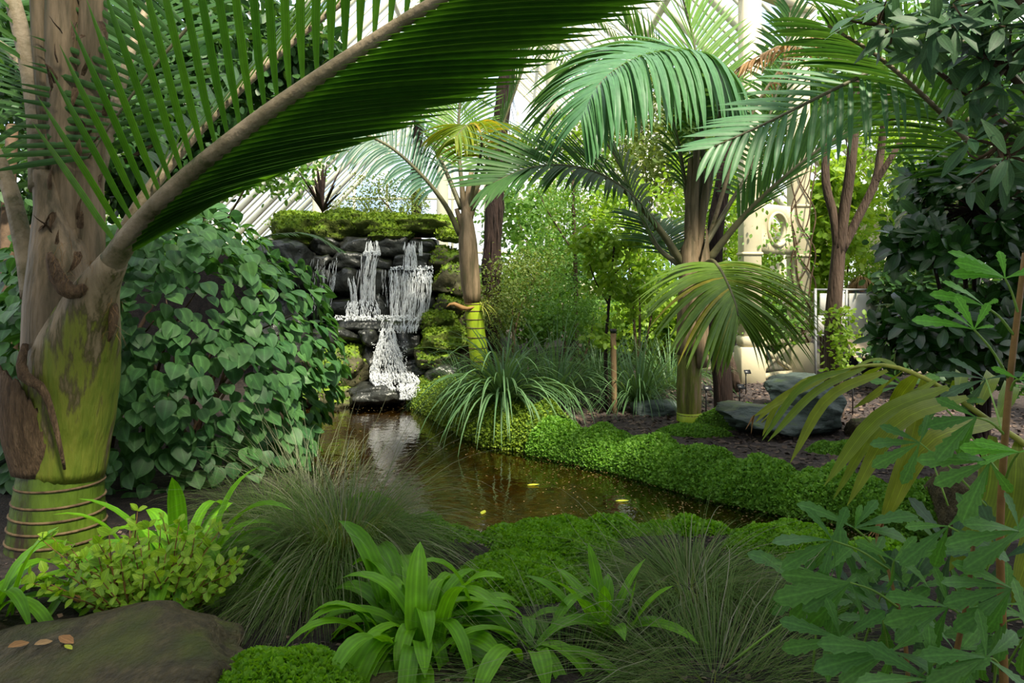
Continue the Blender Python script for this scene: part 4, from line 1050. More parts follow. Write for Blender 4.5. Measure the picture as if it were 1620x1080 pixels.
shrub_px('tree', 'tall leafy tree behind the fronds in the upper corner', 1330, 540, 16, [(1330, 120, 0, 110, 90, 2, 2600), (1240, 160, .4, 80, 80, 1.6, 1700), (1440, 100, .3, 120, 90, 2, 2600)], ROUND, (.10, .18), 'midgreen', cat='tree')
shrub_px('tree', 'leafy tree in the corner behind the glossy shrub', 1560, 560, 11, [(1560, 300, 0, 130, 160, 1.6, 2600), (1590, 120, .3, 140, 130, 1.6, 2200), (1500, 470, 0, 100, 80, 1, 1400)], ROUND, (.10, .18), 'darkgreen', cat='tree')
# unseen trees added above and behind the viewer to shade the near bed
def shade_tree(label, b, c, blobs, mat='darkgreen'):
    b = gz(b); c = np.asarray(c, float)
    leafy('tree', label, 'tree', b, [([b, (b + c) / 2 + [.1, -.1, 0], c], .14, .06)] + [([c - [0, 0, .6], (c + np.asarray(q[0])) / 2, np.asarray(q[0])], .06, .02) for q in blobs], blobs, ROUND, (.16, .30), mat)
shade_tree('unseen tall tree added at the right of the viewer, crown placed overhead for shade', (3.6, .6), (3.2, 1.2, 4.2), [((1.0, -.4, 5.4), (1.7, 1.4, .6), 1300), ((3.2, .2, 5.2), (1.7, 1.8, .7), 1800), ((4.6, 3.4, 5.0), (1.4, 1.6, .9), 1800), ((2.2, 1.2, 5.6), (1.5, 1.0, .5), 1000), ((4.4, 1.2, 3.4), (.8, 1.6, 1.3), 1500)])
shade_tree('unseen tall tree added at the left of the viewer, crown placed overhead for shade', (-3.8, .8), (-3.2, 1.2, 4.2), [((-1.5, 2.2, 5.5), (1.4, 1.3, .35), 650), ((-1.6, -.5, 5.4), (1.6, 1.3, .6), 900), ((-3.4, .2, 5.0), (1.4, 1.6, .7), 1100), ((-4.6, 2.4, 3.0), (.8, 1.6, 1.8), 1500)])
shade_tree('unseen dense tree added behind the viewer to hold back sky light', (0.4, -2.6), (0, -2.6, 3.0), [((0, -2.8, 3.0), (3.4, .9, 2.2), 3200), ((3.6, -1.6, 2.6), (1.2, 1.6, 2.2), 1600), ((-3.8, -1.4, 2.6), (1.0, 1.8, 2.2), 1600)])
# above the falls
shrub_px('airy_shrub', 'airy small-leaved shrub growing above the waterfall', 620, 350, 13.5, [(600, 310, 0, 55, 35, .7, 1500), (560, 330, .1, 40, 22, .6, 800), (650, 325, 0, 30, 35, .6, 700), (610, 345, -.4, 70, 16, .4, 1200)], SMALL, (.03, .065), 'olive')
shrub_px('fern_tuft', 'green tuft of low plants on the mossy lip of the falls', 580, 360, 12.6, [(530, 352, 0, 60, 14, .5, 1500), (620, 356, 0, 60, 14, .5, 1500), (690, 352, 0, 40, 14, .4, 900), (470, 350, 0, 50, 16, .5, 900)], SMALL, (.025, .055), 'chartreuse', stems=[([P(580, 362, 12.6), P(580, 356, 12.6), P(582, 350, 12.6)], .01, .005)])
shrub_px('tree', 'dark leafy tree behind the big palm on the left edge', 60, 640, 8.5, [(40, 330, 0, 110, 130, 1.2, 1700), (230, 210, .5, 140, 100, 1.2, 2000), (60, 560, 0, 90, 110, .9, 900), (330, 120, 1, 150, 100, 1.2, 1800), (30, 100, .5, 150, 130, 1.2, 1500)], ROUND, (.09, .16), 'darkgreen', cat='tree',
         stems=[([gz(P(30, 745, 7.0)), P(20, 560, 7.2), P(12, 380, 7.6), P(20, 200, 8)], .09, .06), ([P(12, 400, 7.6), P(120, 300, 8.2), P(260, 220, 8.8)], .05, .02)])
shrub_px('tree', 'leafy tree rising behind the falls and the heart-leaved bush', 330, 500, 14, [(420, 240, 0, 110, 70, 1.5, 1600), (300, 250, 0, 120, 90, 1.6, 2000), (220, 330, 0, 120, 90, 1.5, 1500)], ROUND, (.08, .15), 'midgreen', cat='tree')
shrub_px('undergrowth_shrub', 'dark low shrub on the ground behind the central palm trunk', 1210, 590, 14.4, [(1225, 520, .6, 50, 45, .4, 1300), (1215, 560, .6, 40, 25, .4, 600), (1050, 560, -.5, 60, 45, .5, 1200)], ROUND, (.06, .12), 'midgreen')
shrub_px('undergrowth_shrub', 'dark low shrub beneath the display stand', 1440, 600, 10.5, [(1440, 560, 0, 60, 35, .6, 1100), (1540, 580, -.3, 70, 45, .7, 1300)], ROUND, (.06, .12), 'darkgreen')

shrub_px('bush', 'mid-green leafy bush closing the view behind the feathery shrubs', 900, 540, 15.0, [(860, 430, 0, 70, 60, 1.0, 1700), (940, 420, .3, 70, 70, 1.0, 1700), (1030, 470, 0, 70, 60, 1.0, 1500), (820, 350, .5, 60, 60, 1.0, 1200), (850, 500, -1, 80, 35, .8, 1200), (950, 510, -1, 80, 35, .8, 1200), (780, 470, -1, 50, 50, .8, 900)], ROUND, (.08, .15), 'midgreen')
shrub_px('bush', 'yellow-green bush in light between the sapling and the central palm', 1040, 580, 13.2, [(1040, 500, 0, 55, 50, .7, 1300), (980, 520, 0, 55, 40, .7, 1100), (1090, 520, .2, 40, 50, .6, 700)], ROUND, (.07, .13), 'yellowgreen')
shrub_px('tree', 'light-filled feathery tree high between the two nearer palms', 880, 500, 20, [(870, 240, 0, 60, 60, 1.5, 1100), (960, 230, .5, 70, 60, 1.5, 1300), (900, 330, 0, 90, 60, 1.5, 1800)], SMALL, (.09, .17), 'yellowgreen', cat='tree')
shrub_px('tree', 'dark thicket tree filling the corner behind the big palm', 150, 640, 9.5, [(120, 120, 0, 160, 130, 1.0, 2400), (330, 60, .3, 170, 110, 1.0, 2200), (480, 110, .6, 90, 80, .9, 900), (250, 260, 0, 120, 80, .8, 1300), (30, 420, 0, 90, 150, .8, 1300)], ROUND, (.12, .2), 'darkgreen', cat='tree')

shrub_px('bush', 'leafy bush beyond the edge of the view past the lobed-leaf plant', 1950, 760, 5.0, [(1950, 620, 0, 160, 130, .7, 1200), (2100, 520, .4, 160, 160, .7, 1200)], ROUND, (.09, .16), 'darkgreen')
shrub_px('bush', 'leafy bush at the end of the bed past the glossy shrub', 1830, 640, 8.2, [(1830, 520, 0, 130, 110, .9, 1300), (1980, 480, .5, 120, 120, .9, 1200)], ROUND, (.09, .16), 'midgreen')
# tree-fern trunks and dark spiky heads
def fibre_trunk(label, pts, r0, r1, name='tree_fern'):
    t = thing(name, label, 'tree fern', pts[0])
    p = spline(pts, 26); rr = np.linspace(r0, r1, 26) * rng.uniform(.88, 1.14, 26)
    mk('trunk', *tube(p, rr, 14), M['bark_dark'], t)
    ss = rng.random(140); q = np.stack([np.interp(ss, np.linspace(0, 1, 26), p[:, k]) for k in range(3)], -1)
    a = rng.uniform(0, 6.28, 140); ro = np.stack([np.cos(a), np.sin(a), np.zeros(140)], -1)
    V, F = blades(q + ro * (r0 * .85), ro * .25 + [0, 0, -1], rng.uniform(.15, .45, 140), .03, .3, 3)
    g = Geo(); join_blades(g, V, F); g.build('old_fibres', M['bark_dark'], t, kind='stuff')
    return t, p[-1]
def fern_head(t, c, n, L, mat, seed_el=(.3, .9), w=.03, nl=26):
    for k in range(n):
        a = 6.283 * k / n + rng.uniform(-.2, .2); h = np.array([math.cos(a), math.sin(a), 0]); e = rng.uniform(*seed_el)
        frond(t, [c, c + h * L * .35 + [0, 0, L * e * .6], c + h * L * .7 + [0, 0, L * e * .7], c + h * L + [0, 0, L * e * .35]], .018, .005, nl, L * .28, w, ang=(75, 45), v=0, droop=.5, t0=.12, mat=mat, indiv=False, n=3, rs=5)
t, c = fibre_trunk('dark shaggy tree fern trunk behind the ringed palm', [gz(P(776, 560, 12.3)), P(778, 420, 12.3), P(783, 320, 12.3), P(792, 200, 12.4), P(806, 90, 12.5)], .17, .13)
fern_head(t, c, 9, 1.9, 'darkgreen')
t, c = fibre_trunk('thin dark tree fern trunk standing above the waterfall', [gz(P(658, 350, 14.2)), P(659, 300, 14.2), P(660, 240, 14.2), P(662, 190, 14.2)], .10, .09)
fern_head(t, c, 9, 1.5, 'frond_blue')
sp = gz(P(510, 330, 13.2)); sp = P(510, 336, 13.2)
ca = thing('cordyline', 'dark purple spiky plant above the falls beside the bush', 'plant', sp)
d = nrm(rng.normal(0, .45, (26, 3)) + [0, -.1, .9])
V, F = blades(np.repeat([sp], 26, 0), d, rng.uniform(.6, 1.1, 26), .06, .35, 6, prof=STRAP_P, fold=.15)
each_blade('leaf', V, F, M['bark_dark'], ca)
cb = P(430, 380, 11.6)
pf = thing('low_palm', 'small green palm frond tuft leaning over the lip of the falls', 'palm', cb)
frond(pf, [P(380, 392, 10.9), P(430, 372, 10.9), P(490, 370, 10.9), P(535, 392, 10.9)], .012, .004, 34, .42, .022, ang=(60, 30), v=0, droop=.5, t0=.1, mat='darkgreen', n=4)

# leaning dark tree and thin brown tree right of the central palm
t = thing('tree', 'dark leaning trunk just behind the central palm', 'tree', gz(P(1146, 642, 8.9)))
branch(t, [gz(P(1146, 645, 8.9)) - [0, 0, .1], P(1142, 590, 8.9), P(1132, 520, 8.9), P(1130, 440, 8.95), P(1132, 360, 9.0), P(1150, 250, 9.2), P(1160, 120, 9.4)], .12, .085, 'bark_dark', 'trunk', 12, 18)
t = thing('tree', 'thin leaning brown trunk between the dark trunk and the pergola', 'tree', gz(P(1166, 612, 11)))
branch(t, [gz(P(1167, 614, 11)), P(1158, 580, 11), P(1146, 540, 11.1), P(1140, 480, 11.2)], .075, .05, 'bark', 'trunk', 10)
# branching tree by the display stand
b = gz(P(1320, 618, 9.0))
t = thing('tree', 'brown branching tree in front of the display stand', 'tree', b)
branch(t, [b - [0, 0, .1], P(1318, 570, 9.0), P(1318, 500, 9.0), P(1324, 430, 9.0), P(1327, 392, 9.0), P(1328, 372, 9.0)], .12, .075, 'bark', 'trunk', 14, 16)
branch(t, [P(1326, 405, 9.0), P(1320, 345, 9.0), P(1308, 300, 9.05), P(1306, 255, 9.1), P(1312, 150, 9.2)], .06, .045, 'bark')
branch(t, [P(1326, 410, 9.0), P(1336, 330, 8.95), P(1344, 280, 8.9), P(1350, 220, 8.9), P(1360, 100, 8.9)], .075, .05, 'bark')
branch(t, [P(1327, 405, 9.0), P(1362, 335, 8.95), P(1384, 290, 8.9), P(1392, 250, 8.9), P(1405, 140, 8.8)], .06, .04, 'bark')
branch(t, [P(1384, 290, 8.9), P(1408, 252, 8.8), P(1430, 215, 8.8)], .04, .03, 'bark')
g = Geo(); n = 420
pp = np.array([P(rng.normal(1332, 14), rng.uniform(485, 590), 8.75 + rng.normal(0, .1)) for _ in range(n)])
scatter(g, ROUND, pp, frames(rand_dirs(n), nrm(rng.normal(0, .5, (n, 3)) + [0, -.5, .8])), rng.uniform(.04, .075, n)); g.build('side_shoots', M['yellowgreen'], t, kind='stuff')

# ---- glossy dark shrub on the right: whorls of oval leaves at twig ends
def whorl_shrub(name, label, base, blobs, nw, tpl, size, mat, bark='bark_dark', per=(5, 9), lim=300, droop=-.1, face=(0, -.35, .75)):
    t = thing(name, label, 'shrub', base)
    pos = []; tipd = []; nor = []; tw = []
    for (c, r, k) in blobs:
        for _ in range(k):
            d = nrm(rng.normal(size=3)); e = c + d * r * rng.uniform(.55, 1.0)
            ax = nrm(d * .7 + np.array([-.15, -.35, .35])); m = rng.integers(*per)
            u = nrm(np.cross(ax, [0.3, .2, .9])); v = np.cross(ax, u)
            tw.append((c, e))
            for q in range(m):
                a = 6.283 * q / m + rng.uniform(-.3, .3)
                y = nrm(ax * rng.uniform(.15, .7) + (u * math.cos(a) + v * math.sin(a)) * .9 + np.array([0, 0, droop]))
                pos.append(e + y * .02 - ax * rng.uniform(0, .06)); tipd.append(y); nor.append(nrm(ax * .8 + np.array(face) * .7 + rng.normal(0, .25, 3)))
    pos = np.array(pos); Rm = frames(np.array(tipd), np.array(nor)); s = rng.uniform(*size, len(pos))
    vis = np.argsort(pos[:, 1] / s + rng.uniform(0, 6, len(pos)))
    f, r_ = vis[:lim], vis[lim:]
    each_leaf('leaf', tpl, pos[f], Rm[f], s[f], M[mat], t)
    if len(r_):
        g = Geo(); scatter(g, tpl, pos[r_], Rm[r_], s[r_]); g.build('leaves', M[mat], t, kind='stuff')
    done = set()
    for c, e in tw:
        k = tuple(np.round(c, 3))
        if k not in done:
            done.add(k); branch(t, [np.asarray(base, float), (np.asarray(base) + c) / 2 + [0, .1, .15], np.asarray(c)], .035, .012, bark)
    g = Geo()
    for c, e in tw:
        V, F = tube(spline([c, (c + e) / 2 + rng.normal(0, .04, 3), e], 5), np.linspace(.012, .004, 5), 5); g.add(V, F)
    g.build('twigs', M[bark], t, kind='stuff')
    return t
sb = lambda px, py, Y, rx, rz, rd: (P(px, py, Y), np.array([rx * Y / FPX, rd, rz * Y / FPX]))
b = gz(P(1560, 720, 6.8))
whorl_shrub('glossy_shrub', 'dark glossy round-leaved shrub overhanging the bed at the right', b,
    [(*sb(1545, 330, 6.6, 95, 90, .7), 80), (*sb(1470, 385, 6.4, 65, 40, .5), 40), (*sb(1480, 520, 6.3, 85, 55, .6), 80), (*sb(1575, 520, 6.5, 70, 70, .6), 60), (*sb(1600, 400, 6.5, 60, 80, .6), 46), (*sb(1520, 270, 6.8, 70, 50, .6), 36)], 0, OVAL, (.13, .21), 'glossy', lim=300)
b = np.array([5.2, 4.4, 0.6])
whorl_shrub('grey_leaf_shrub', 'grey-green lance-leaved branches hanging in the upper corner', b,
    [(*sb(1500, 30, 4.3, 100, 60, .4), 16), (*sb(1590, 110, 4.2, 80, 90, .4), 20), (*sb(1580, 230, 4.2, 70, 70, .4), 15), (*sb(1390, 40, 4.5, 55, 40, .3), 9), (*sb(1600, -10, 4.2, 120, 60, .4), 14)], 0, LANCE, (.14, .23), 'grey_leaf', per=(5, 8), droop=-.25, bark='twig')

# ================================================================== GRASSES
def tussock(name, label, c, n, L, w, el, droop, mat, indiv=False, seg=7, spread=.12, wig=.05, cat='grass', prof=None, fold=0.0, bias=(0, 0, 0)):
    t = thing(name, label, cat, c)
    a = rng.uniform(0, 6.283, n); e = rng.uniform(*el, n)
    d = np.stack([np.cos(a) * np.cos(e), np.sin(a) * np.cos(e), np.sin(e)], -1) + np.array(bias)
    p = np.asarray(c) + np.stack([np.cos(a), np.sin(a), np.zeros(n)], -1) * (rng.random(n) ** .5 * spread)[:, None]
    V, F = blades(p, d, rng.uniform(*L, n), w * rng.uniform(.7, 1.2, n), rng.uniform(*droop, n), seg, prof=prof, fold=fold, wig=wig)
    if indiv: each_blade('blade', V, F, M[mat], t)
    else:
        g = Geo(); join_blades(g, V, F); g.build('blades', M[mat], t, kind='stuff')
    if name == 'sedge' and mat == 'sedge':             # a few longer, paler stems among the fine ones
        m = max(30, n // 14); j = rng.choice(n, m)
        V, F = blades(p[j], d[j] + rng.normal(0, .12, (m, 3)), rng.uniform(L[0] * 1.1, L[1] * 1.2, m), w * 1.5, rng.uniform(*droop, m) * .8, seg, wig=wig * 1.6)
        g = Geo(); join_blades(g, V, F); g.build('pale_stems', M['sedge_dry'], t, kind='stuff')
    return t
c = gz(P(795, 640, 8.6)); 
tussock('tussock', 'big fountain of long arching blades hanging over the far pond edge', c + [0, 0, .28], 240, (.8, 1.35), .026, (.5, 1.4), (1.8, 3.4), 'tussock', True, 9, .12, .08, prof=lambda t: min(1, .5 + 3 * t) * (1 - t ** 3), fold=.2)
tussock('tussock', 'second arching tussock behind the fountain of blades', gz(P(880, 630, 9.4)) + [0, 0, .15], 260, (.8, 1.3), .022, (.5, 1.45), (1.4, 3.0), 'tussock', False, 8, .2, .1)
tussock('tussock', 'grassy tussock between the wooden stake and the central palm', gz(P(1010, 640, 9.8)) + [0, 0, .1], 300, (.8, 1.3), .022, (.5, 1.45), (1.2, 2.8), 'tussock', False, 8, .3, .1)
tussock('tussock', 'pale wispy tussock left of the fountain of blades', gz(P(735, 620, 9.6)) + [0, 0, .1], 200, (.6, 1.0), .012, (.5, 1.45), (1.4, 3.0), 'tussock', False, 8, .15, .1)
tussock('tussock', 'far grassy tussock behind the sapling', gz(P(950, 600, 11)) + [0, 0, .1], 240, (.8, 1.2), .024, (.6, 1.45), (1.2, 2.6), 'tussock', False, 7, .35, .1)
tussock('tussock', 'far tussock directly behind the central palm trunk', gz(P(1060, 600, 11)) + [0, 0, .1], 240, (.8, 1.2), .024, (.6, 1.45), (1.2, 2.6), 'tussock', False, 7, .35, .1)
tussock('tussock', 'upright grass behind the fountain of blades, by the feathery shrubs', gz(P(840, 590, 10.6)) + [0, 0, .1], 240, (.7, 1.2), .022, (.7, 1.45), (.8, 2.2), 'tussock', False, 7, .4, .1)
# fine sedges in front
c = gz(P(545, 885, 4.3))
tussock('sedge', 'largest fine-stemmed sedge mound in front of the pond', c + [0, 0, .04], 2600, (.6, 1.1), .0044, (.15, 1.15), (1.3, 2.9), 'sedge', False, 10, .22, .22)
tussock('sedge', 'wispy dry-stemmed sedge reaching over the pond edge', gz(P(500, 800, 5.4)), 330, (.5, 1.0), .0042, (.2, 1.2), (.3, 1.8), 'sedge_dry', False, 8, .35, .5)
tussock('sedge', 'grey-green sedge behind the mound beside the heart-leaved bush', gz(P(420, 815, 5.1)), 650, (.3, .6), .0038, (.2, 1.2), (.8, 2.2), 'sedge', False, 8, .3, .25)
tussock('sedge', 'trailing sedge flopping towards the flat brown rock', gz(P(470, 915, 3.95)), 800, (.5, .9), .0034, (.15, .9), (1.0, 2.2), 'sedge', False, 8, .2, .2, bias=(-.5, -.5, 0))
tussock('sedge', 'rounded sedge mound at the near pond edge right of the moss', gz(P(1090, 950, 3.9)), 1700, (.45, .85), .0042, (.1, .85), (1.0, 2.6), 'sedge', False, 9, .25, .22)
tussock('sedge', 'straggly sedge along the bottom near the lobed-leaf plant', gz(P(1130, 1060, 3.0)), 800, (.45, .95), .0038, (.1, .95), (.6, 2.2), 'sedge', False, 8, .3, .4)
tussock('sedge', 'thin sedge lying in front of the middle strap-leaved clump', gz(P(900, 1065, 2.95)), 500, (.4, .8), .003, (.05, .7), (.4, 1.6), 'sedge', False, 8, .3, .4)

# ================================================================== MOSS
def moss(name, label, c, rx, ry, h, n, mat='moss_leaf', base='moss_base', size=(.012, .022), rot=0.0):
    """low cushion: a lumpy mound and a coat of tiny leaves on it"""
    k = 26; u = np.linspace(-1, 1, k); U, W_ = np.meshgrid(u, u)
    cr, sr = math.cos(rot), math.sin(rot)
    def surf(a, b):
        r2 = np.clip(a * a + b * b, 0, 1)
        x = c[0] + (a * cr * rx - b * sr * ry); y = c[1] + (a * sr * rx + b * cr * ry)
        z = zt(x, y) - .04 + (h + .04) * (1 - r2 ** 1.6) + .018 * np.sin(x * 23) * np.cos(y * 19 + 1) * (1 - r2)
        return np.stack([x, y, z], -1)
    # square to disc
    A = U * np.sqrt(1 - W_ ** 2 / 2); B = W_ * np.sqrt(1 - U ** 2 / 2)
    V = surf(A, B).reshape(-1, 3)
    ii = (np.arange(k - 1)[:, None] * k + np.arange(k - 1)[None]).reshape(-1)
    t = mk(name, V, np.stack([ii, ii + 1, ii + k + 1, ii + k], -1), M[base]); tag(t, label, 'moss')
    a = rng.uniform(0, 6.283, n); r = rng.random(n) ** .5
    p = surf(r * np.cos(a), r * np.sin(a)) + [0, 0, .004]
    g = Geo(); scatter(g, QUAD, p, frames(rng.normal(0, .8, (n, 3)) + [0, 0, .25], rng.normal(0, .45, (n, 3)) + [0, -.25, .8]), rng.uniform(*size, n)); g.build('tiny_leaves', M[mat], t, kind='stuff')
    return t
moss('moss_cushion', 'brightest lime moss cushion at the front between the two front stones', (-.88, 2.78), .38, .3, .20, 9000, 'moss_leaf')
moss('moss_cushion', 'domed green moss mound at the near pond edge', (.27, 4.45), .42, .45, .17, 12000)
moss('moss_cushion', 'low moss mat in front of the domed mound', (.05, 4.0), .40, .40, .10, 9000)
moss('moss_mat', 'moss mat under the largest sedge mound', (-1.05, 4.05), .55, .40, .10, 9000)
moss('moss_mat', 'dark moss mat beside the strap-leaved clump behind the flat rock', (-1.55, 4.15), .40, .35, .08, 5000)
moss('moss_mat', 'moss at the near pond edge beside the lobed-leaf plant', (1.7, 4.45), .45, .25, .12, 6000)
moss('moss_mat', 'small moss patch in the dark mulch below the young palm frond', (3.1, 7.0), .35, .22, .08, 2500, 'bank_leaf')
moss('moss_mat', 'moss strip on top of the long low slate rock', (2.75, 8.35), .75, .22, .26, 5000, 'bank_leaf', 'bank_base')
moss('moss_mat', 'moss around the foot of the central palm', (1.95, 7.9), .45, .25, .07, 3500, 'bank_leaf')

def moss_bank(name, label, edge, outw, r, h, n, mat='bank_leaf'):
    """moss roll along the pond edge, hanging down to the water"""
    e = spline(edge, 60); T = tangents(e); N = np.stack([-T[:, 1], T[:, 0]], -1); N = N if outw > 0 else -N
    k = 12; th = np.linspace(-.15, math.pi * .96, k)
    hh = h * (1 + .18 * np.sin(np.arange(60) * .7) + .1 * np.sin(np.arange(60) * 1.9))
    def surf(i, a):
        i = np.asarray(i, float); ex = np.stack([np.interp(i, np.arange(60), e[:, q]) for q in range(2)], -1); nn = np.stack([np.interp(i, np.arange(60), N[:, q]) for q in range(2)], -1)
        H_ = np.interp(i, np.arange(60), hh)
        off = r - np.cos(a) * r * 1.05 - .05
        x = ex + nn * off[:, None]
        return np.c_[x, WATER + .02 + np.maximum(np.sin(a), -.2) * H_]
    I, A = np.meshgrid(np.arange(60), th, indexing='ij')
    V = surf(I.ravel(), A.ravel())
    ii = (np.arange(59)[:, None] * k + np.arange(k - 1)[None]).reshape(-1)
    t = mk(name, V, np.stack([ii, ii + 1, ii + k + 1, ii + k], -1), M['bank_base']); tag(t, label, 'moss')
    i = rng.uniform(0, 59, n); a = rng.uniform(-.1, math.pi * .95, n)
    p = surf(i, a); nr = nrm(np.c_[-np.cos(a)[:, None] * np.stack([np.interp(i, np.arange(60), N[:, q]) for q in range(2)], -1), np.sin(a)])
    p = p + nr * rng.uniform(0, .02, n)[:, None]
    g = Geo(); scatter(g, QUAD, p, frames(rng.normal(0, .8, (n, 3)) + nr * .6, nr + rng.normal(0, .45, (n, 3)) + [0, -.1, .3]), rng.uniform(.014, .028, n)); g.build('tiny_leaves', M[mat], t, kind='stuff')
edge = [G(px, py, WATER) for px, py in [(840, 716), (900, 728), (980, 746), (1060, 768), (1140, 790), (1250, 812), (1340, 826), (1420, 842), (1500, 858)]]
moss_bank('moss_bank', 'long bright green mossy bank along the far pond edge', edge, 1, .30, .27, 52000)
edge = [G(px, py, WATER) for px, py in [(652, 640), (680, 655), (715, 675), (755, 697), (800, 708), (850, 716)]]
moss_bank('moss_bank', 'yellow-green mossy bank beside the foot of the falls', edge, 1, .42, .38, 22000, 'rock_moss_leaf')

edge = [G(px, py, WATER) for px, py in [(1420, 908), (1340, 908), (1250, 886), (1170, 878), (1100, 872), (1020, 868), (950, 868), (850, 880), (740, 880), (660, 862), (600, 828)]]
moss_bank('moss_bank', 'dull green mossy lip along the near pond edge', edge, 1, .22, .20, 26000, 'moss_leaf')

# ================================================================== STRAP-LEAVED CLUMPS
def strap(label, c, n, L, w, el=(.5, 1.35), droop=(1.2, 2.6), spread=.12, bias=(0, 0, 0)):
    t = thing('strap_leaf_plant', label, 'plant', c)
    a = np.arange(n) * 2.399 + rng.uniform(-.3, .3, n); e = np.linspace(el[1], el[0], n) + rng.normal(0, .1, n)
    d = np.stack([np.cos(a) * np.cos(e), np.sin(a) * np.cos(e), np.sin(e)], -1) + np.array(bias)
    p = np.asarray(c) + np.stack([np.cos(a), np.sin(a), np.zeros(n)], -1) * (rng.random(n) * spread)[:, None]
    V, F = blades(p, d, rng.uniform(*L, n), w * rng.uniform(.75, 1.15, n), rng.uniform(*droop, n), 10, prof=lambda t: min(1, .30 + 2.6 * t) * (1 - max(0, (t - .6) / .4) ** 2), fold=.16, wig=.12, twist=rng.normal(0, .35, n))
    each_blade('leaf', V, F, M['strap'], t)
strap('bright green strap-leaved clump in the middle of the foreground', gz((-.42, 3.35)), 74, (.34, .58), .088, el=(.45, 1.4), spread=.26, droop=(1.6, 3.8))
strap('small strap-leaved clump beside the rounded sedge mound', gz((.42, 3.35)), 20, (.24, .40), .06, el=(.7, 1.4), droop=(.6, 2.2))
strap('strap-leaved clump behind the chartreuse shrub by the big palm', gz((-1.82, 4.05)), 42, (.46, .74), .085, el=(.65, 1.4), spread=.24, droop=(1.6, 3.6))
strap('strap-leaved clump cut by the frame edge beside the big palm', gz((-2.5, 3.5)), 26, (.45, .7), .082, spread=.15, droop=(1.8, 4.0))
strap('low strap leaves half hidden by sedge right of the middle clump', gz((.08, 3.2)), 14, (.3, .55), .07, el=(.4, 1.0), droop=(1.2, 2.6))

# ---- chartreuse small-leaved shrub
c0 = gz((-1.78, 3.62))
cs = thing('chartreuse_shrub', 'small yellow-green leaved shrub behind the flat brown rock', 'shrub', c0)
pos = []; yy = []; nn = []; g = Geo()
for k in range(80):
    a = rng.uniform(0, 6.283); sp_ = rng.random() ** .6
    e = c0 + [math.cos(a) * .52 * sp_, math.sin(a) * .34 * sp_ - .05, .15 + .33 * rng.random() * (1.15 - .5 * sp_)]
    s0 = c0 + [math.cos(a) * .12, math.sin(a) * .08, -.05]
    pa = spline([s0, (s0 + e) / 2 + [0, 0, .02] + rng.normal(0, .02, 3), e], 8)
    V, F = tube(pa, np.linspace(.007, .002, 8), 5)
    mk('stem', V, F, M['stem_orange'], cs)
    for i in (3, 4, 5, 6, 7):
        ax = nrm(pa[min(i + 1, 7)] - pa[i - 1]); u = nrm(np.cross(ax, rng.normal(size=3)))
        for s_ in ((1, -1) if i < 7 else (1, -1, .5)):
            y = nrm(u * s_ + ax * .5 + [0, -.1, .05] + rng.normal(0, .15, 3)); pos.append(pa[i]); yy.append(y); nn.append(nrm(np.array([0, -.8, .8]) + rng.normal(0, .3, 3)))
pos = np.array(pos); Rm = frames(np.array(yy), np.array(nn)); s = rng.uniform(.04, .062, len(pos))
v_ = np.argsort(pos[:, 1] - pos[:, 2]); f, r_ = v_[:300], v_[300:]
LEAFY = leaf_tpl([(0, .06), (.22, .26), (.5, .33), (.8, .2), (1, .02)], .15, -.15)
each_leaf('leaf', LEAFY, pos[f], Rm[f], s[f], M['chartreuse'], cs)
g = Geo(); scatter(g, LEAFY, pos[r_], Rm[r_], s[r_]); g.build('leaves', M['chartreuse'], cs, kind='stuff')

# ================================================================== LOBED-LEAF PLANT (right foreground)
b0 = gz((2.0, 3.0))
lp = thing('lobed_leaf_plant', 'tall plant with toothed lobed leaves filling the right front corner', 'plant', b0)
stem = [gz(P(1590, 1150, 2.75)), P(1586, 1000, 2.75), P(1582, 850, 2.72), P(1588, 720, 2.7), P(1598, 600, 2.7), P(1612, 480, 2.7), P(1622, 400, 2.7)]
branch(lp, stem, .016, .010, 'stem_orange', 'stem', 8, 20)
stem2 = [gz(P(1440, 1150, 2.8)), P(1430, 1000, 2.8), P(1405, 900, 2.85)]
branch(lp, stem2, .010, .006, 'stem_orange', 'stem', 7)
stem3 = [gz(P(1500, 1180, 2.6)), P(1510, 1050, 2.55), P(1530, 950, 2.55), P(1540, 860, 2.55)]
branch(lp, stem3, .012, .007, 'stem_orange', 'stem', 7)
def palm_leaf(hub, root, dirs, L, mat, stemmat='stem_green', Y=2.7, lean=(.0, -.3, .6), wl=.82, par=None):
    par = par or lp
    """leaf of several leaflets on one stalk; dirs are headings in the view plane (deg), with lengths in px"""
    h = P(*hub); r = np.asarray(root, float)
    pt = branch(par, [r, (r + h) / 2 + [0, 0, .015], h], .0055, .0035, stemmat, 'leaf_stalk', 6, 8)
    pos = []; yy = []; nn = []; ss = []
    for (a, l) in dirs:
        a = math.radians(a); dirv = nrm(np.array([math.cos(a), rng.uniform(-.35, .35), math.sin(a)]))
        pos.append(h); yy.append(dirv); nn.append(np.array(lean) + rng.normal(0, .22, 3)); ss.append(l * hub[2] / FPX)
    me = raw_mesh('leaflet', LOBED[0] * [wl, 1, 1], LOBED[1], M[mat]); Rm = frames(np.array(yy), np.array(nn))
    og = ORG[pt]
    for i in range(len(pos)):
        o = bpy.data.objects.new('leaflet', me); Mx = np.eye(4); Mx[:3, :3] = Rm[i] * ss[i]; Mx[:3, 3] = pos[i] - og
        o.matrix_local = Matrix(Mx.tolist()); link(o, pt)
S_ = lambda k: spline(stem, 40)[k]
palm_leaf((1541, 521, 2.6), P(1596, 598, 2.7), [(163, 88), (125, 62), (62, 50), (140, 70), (20, 30)], 1, 'lobed_new', lean=(0, -.75, .6))
palm_leaf((1557, 484, 2.65), P(1604, 530, 2.7), [(160, 85), (142, 80), (150, 60), (25, 30)], 1, 'lobed_new', lean=(0, -.75, .6))
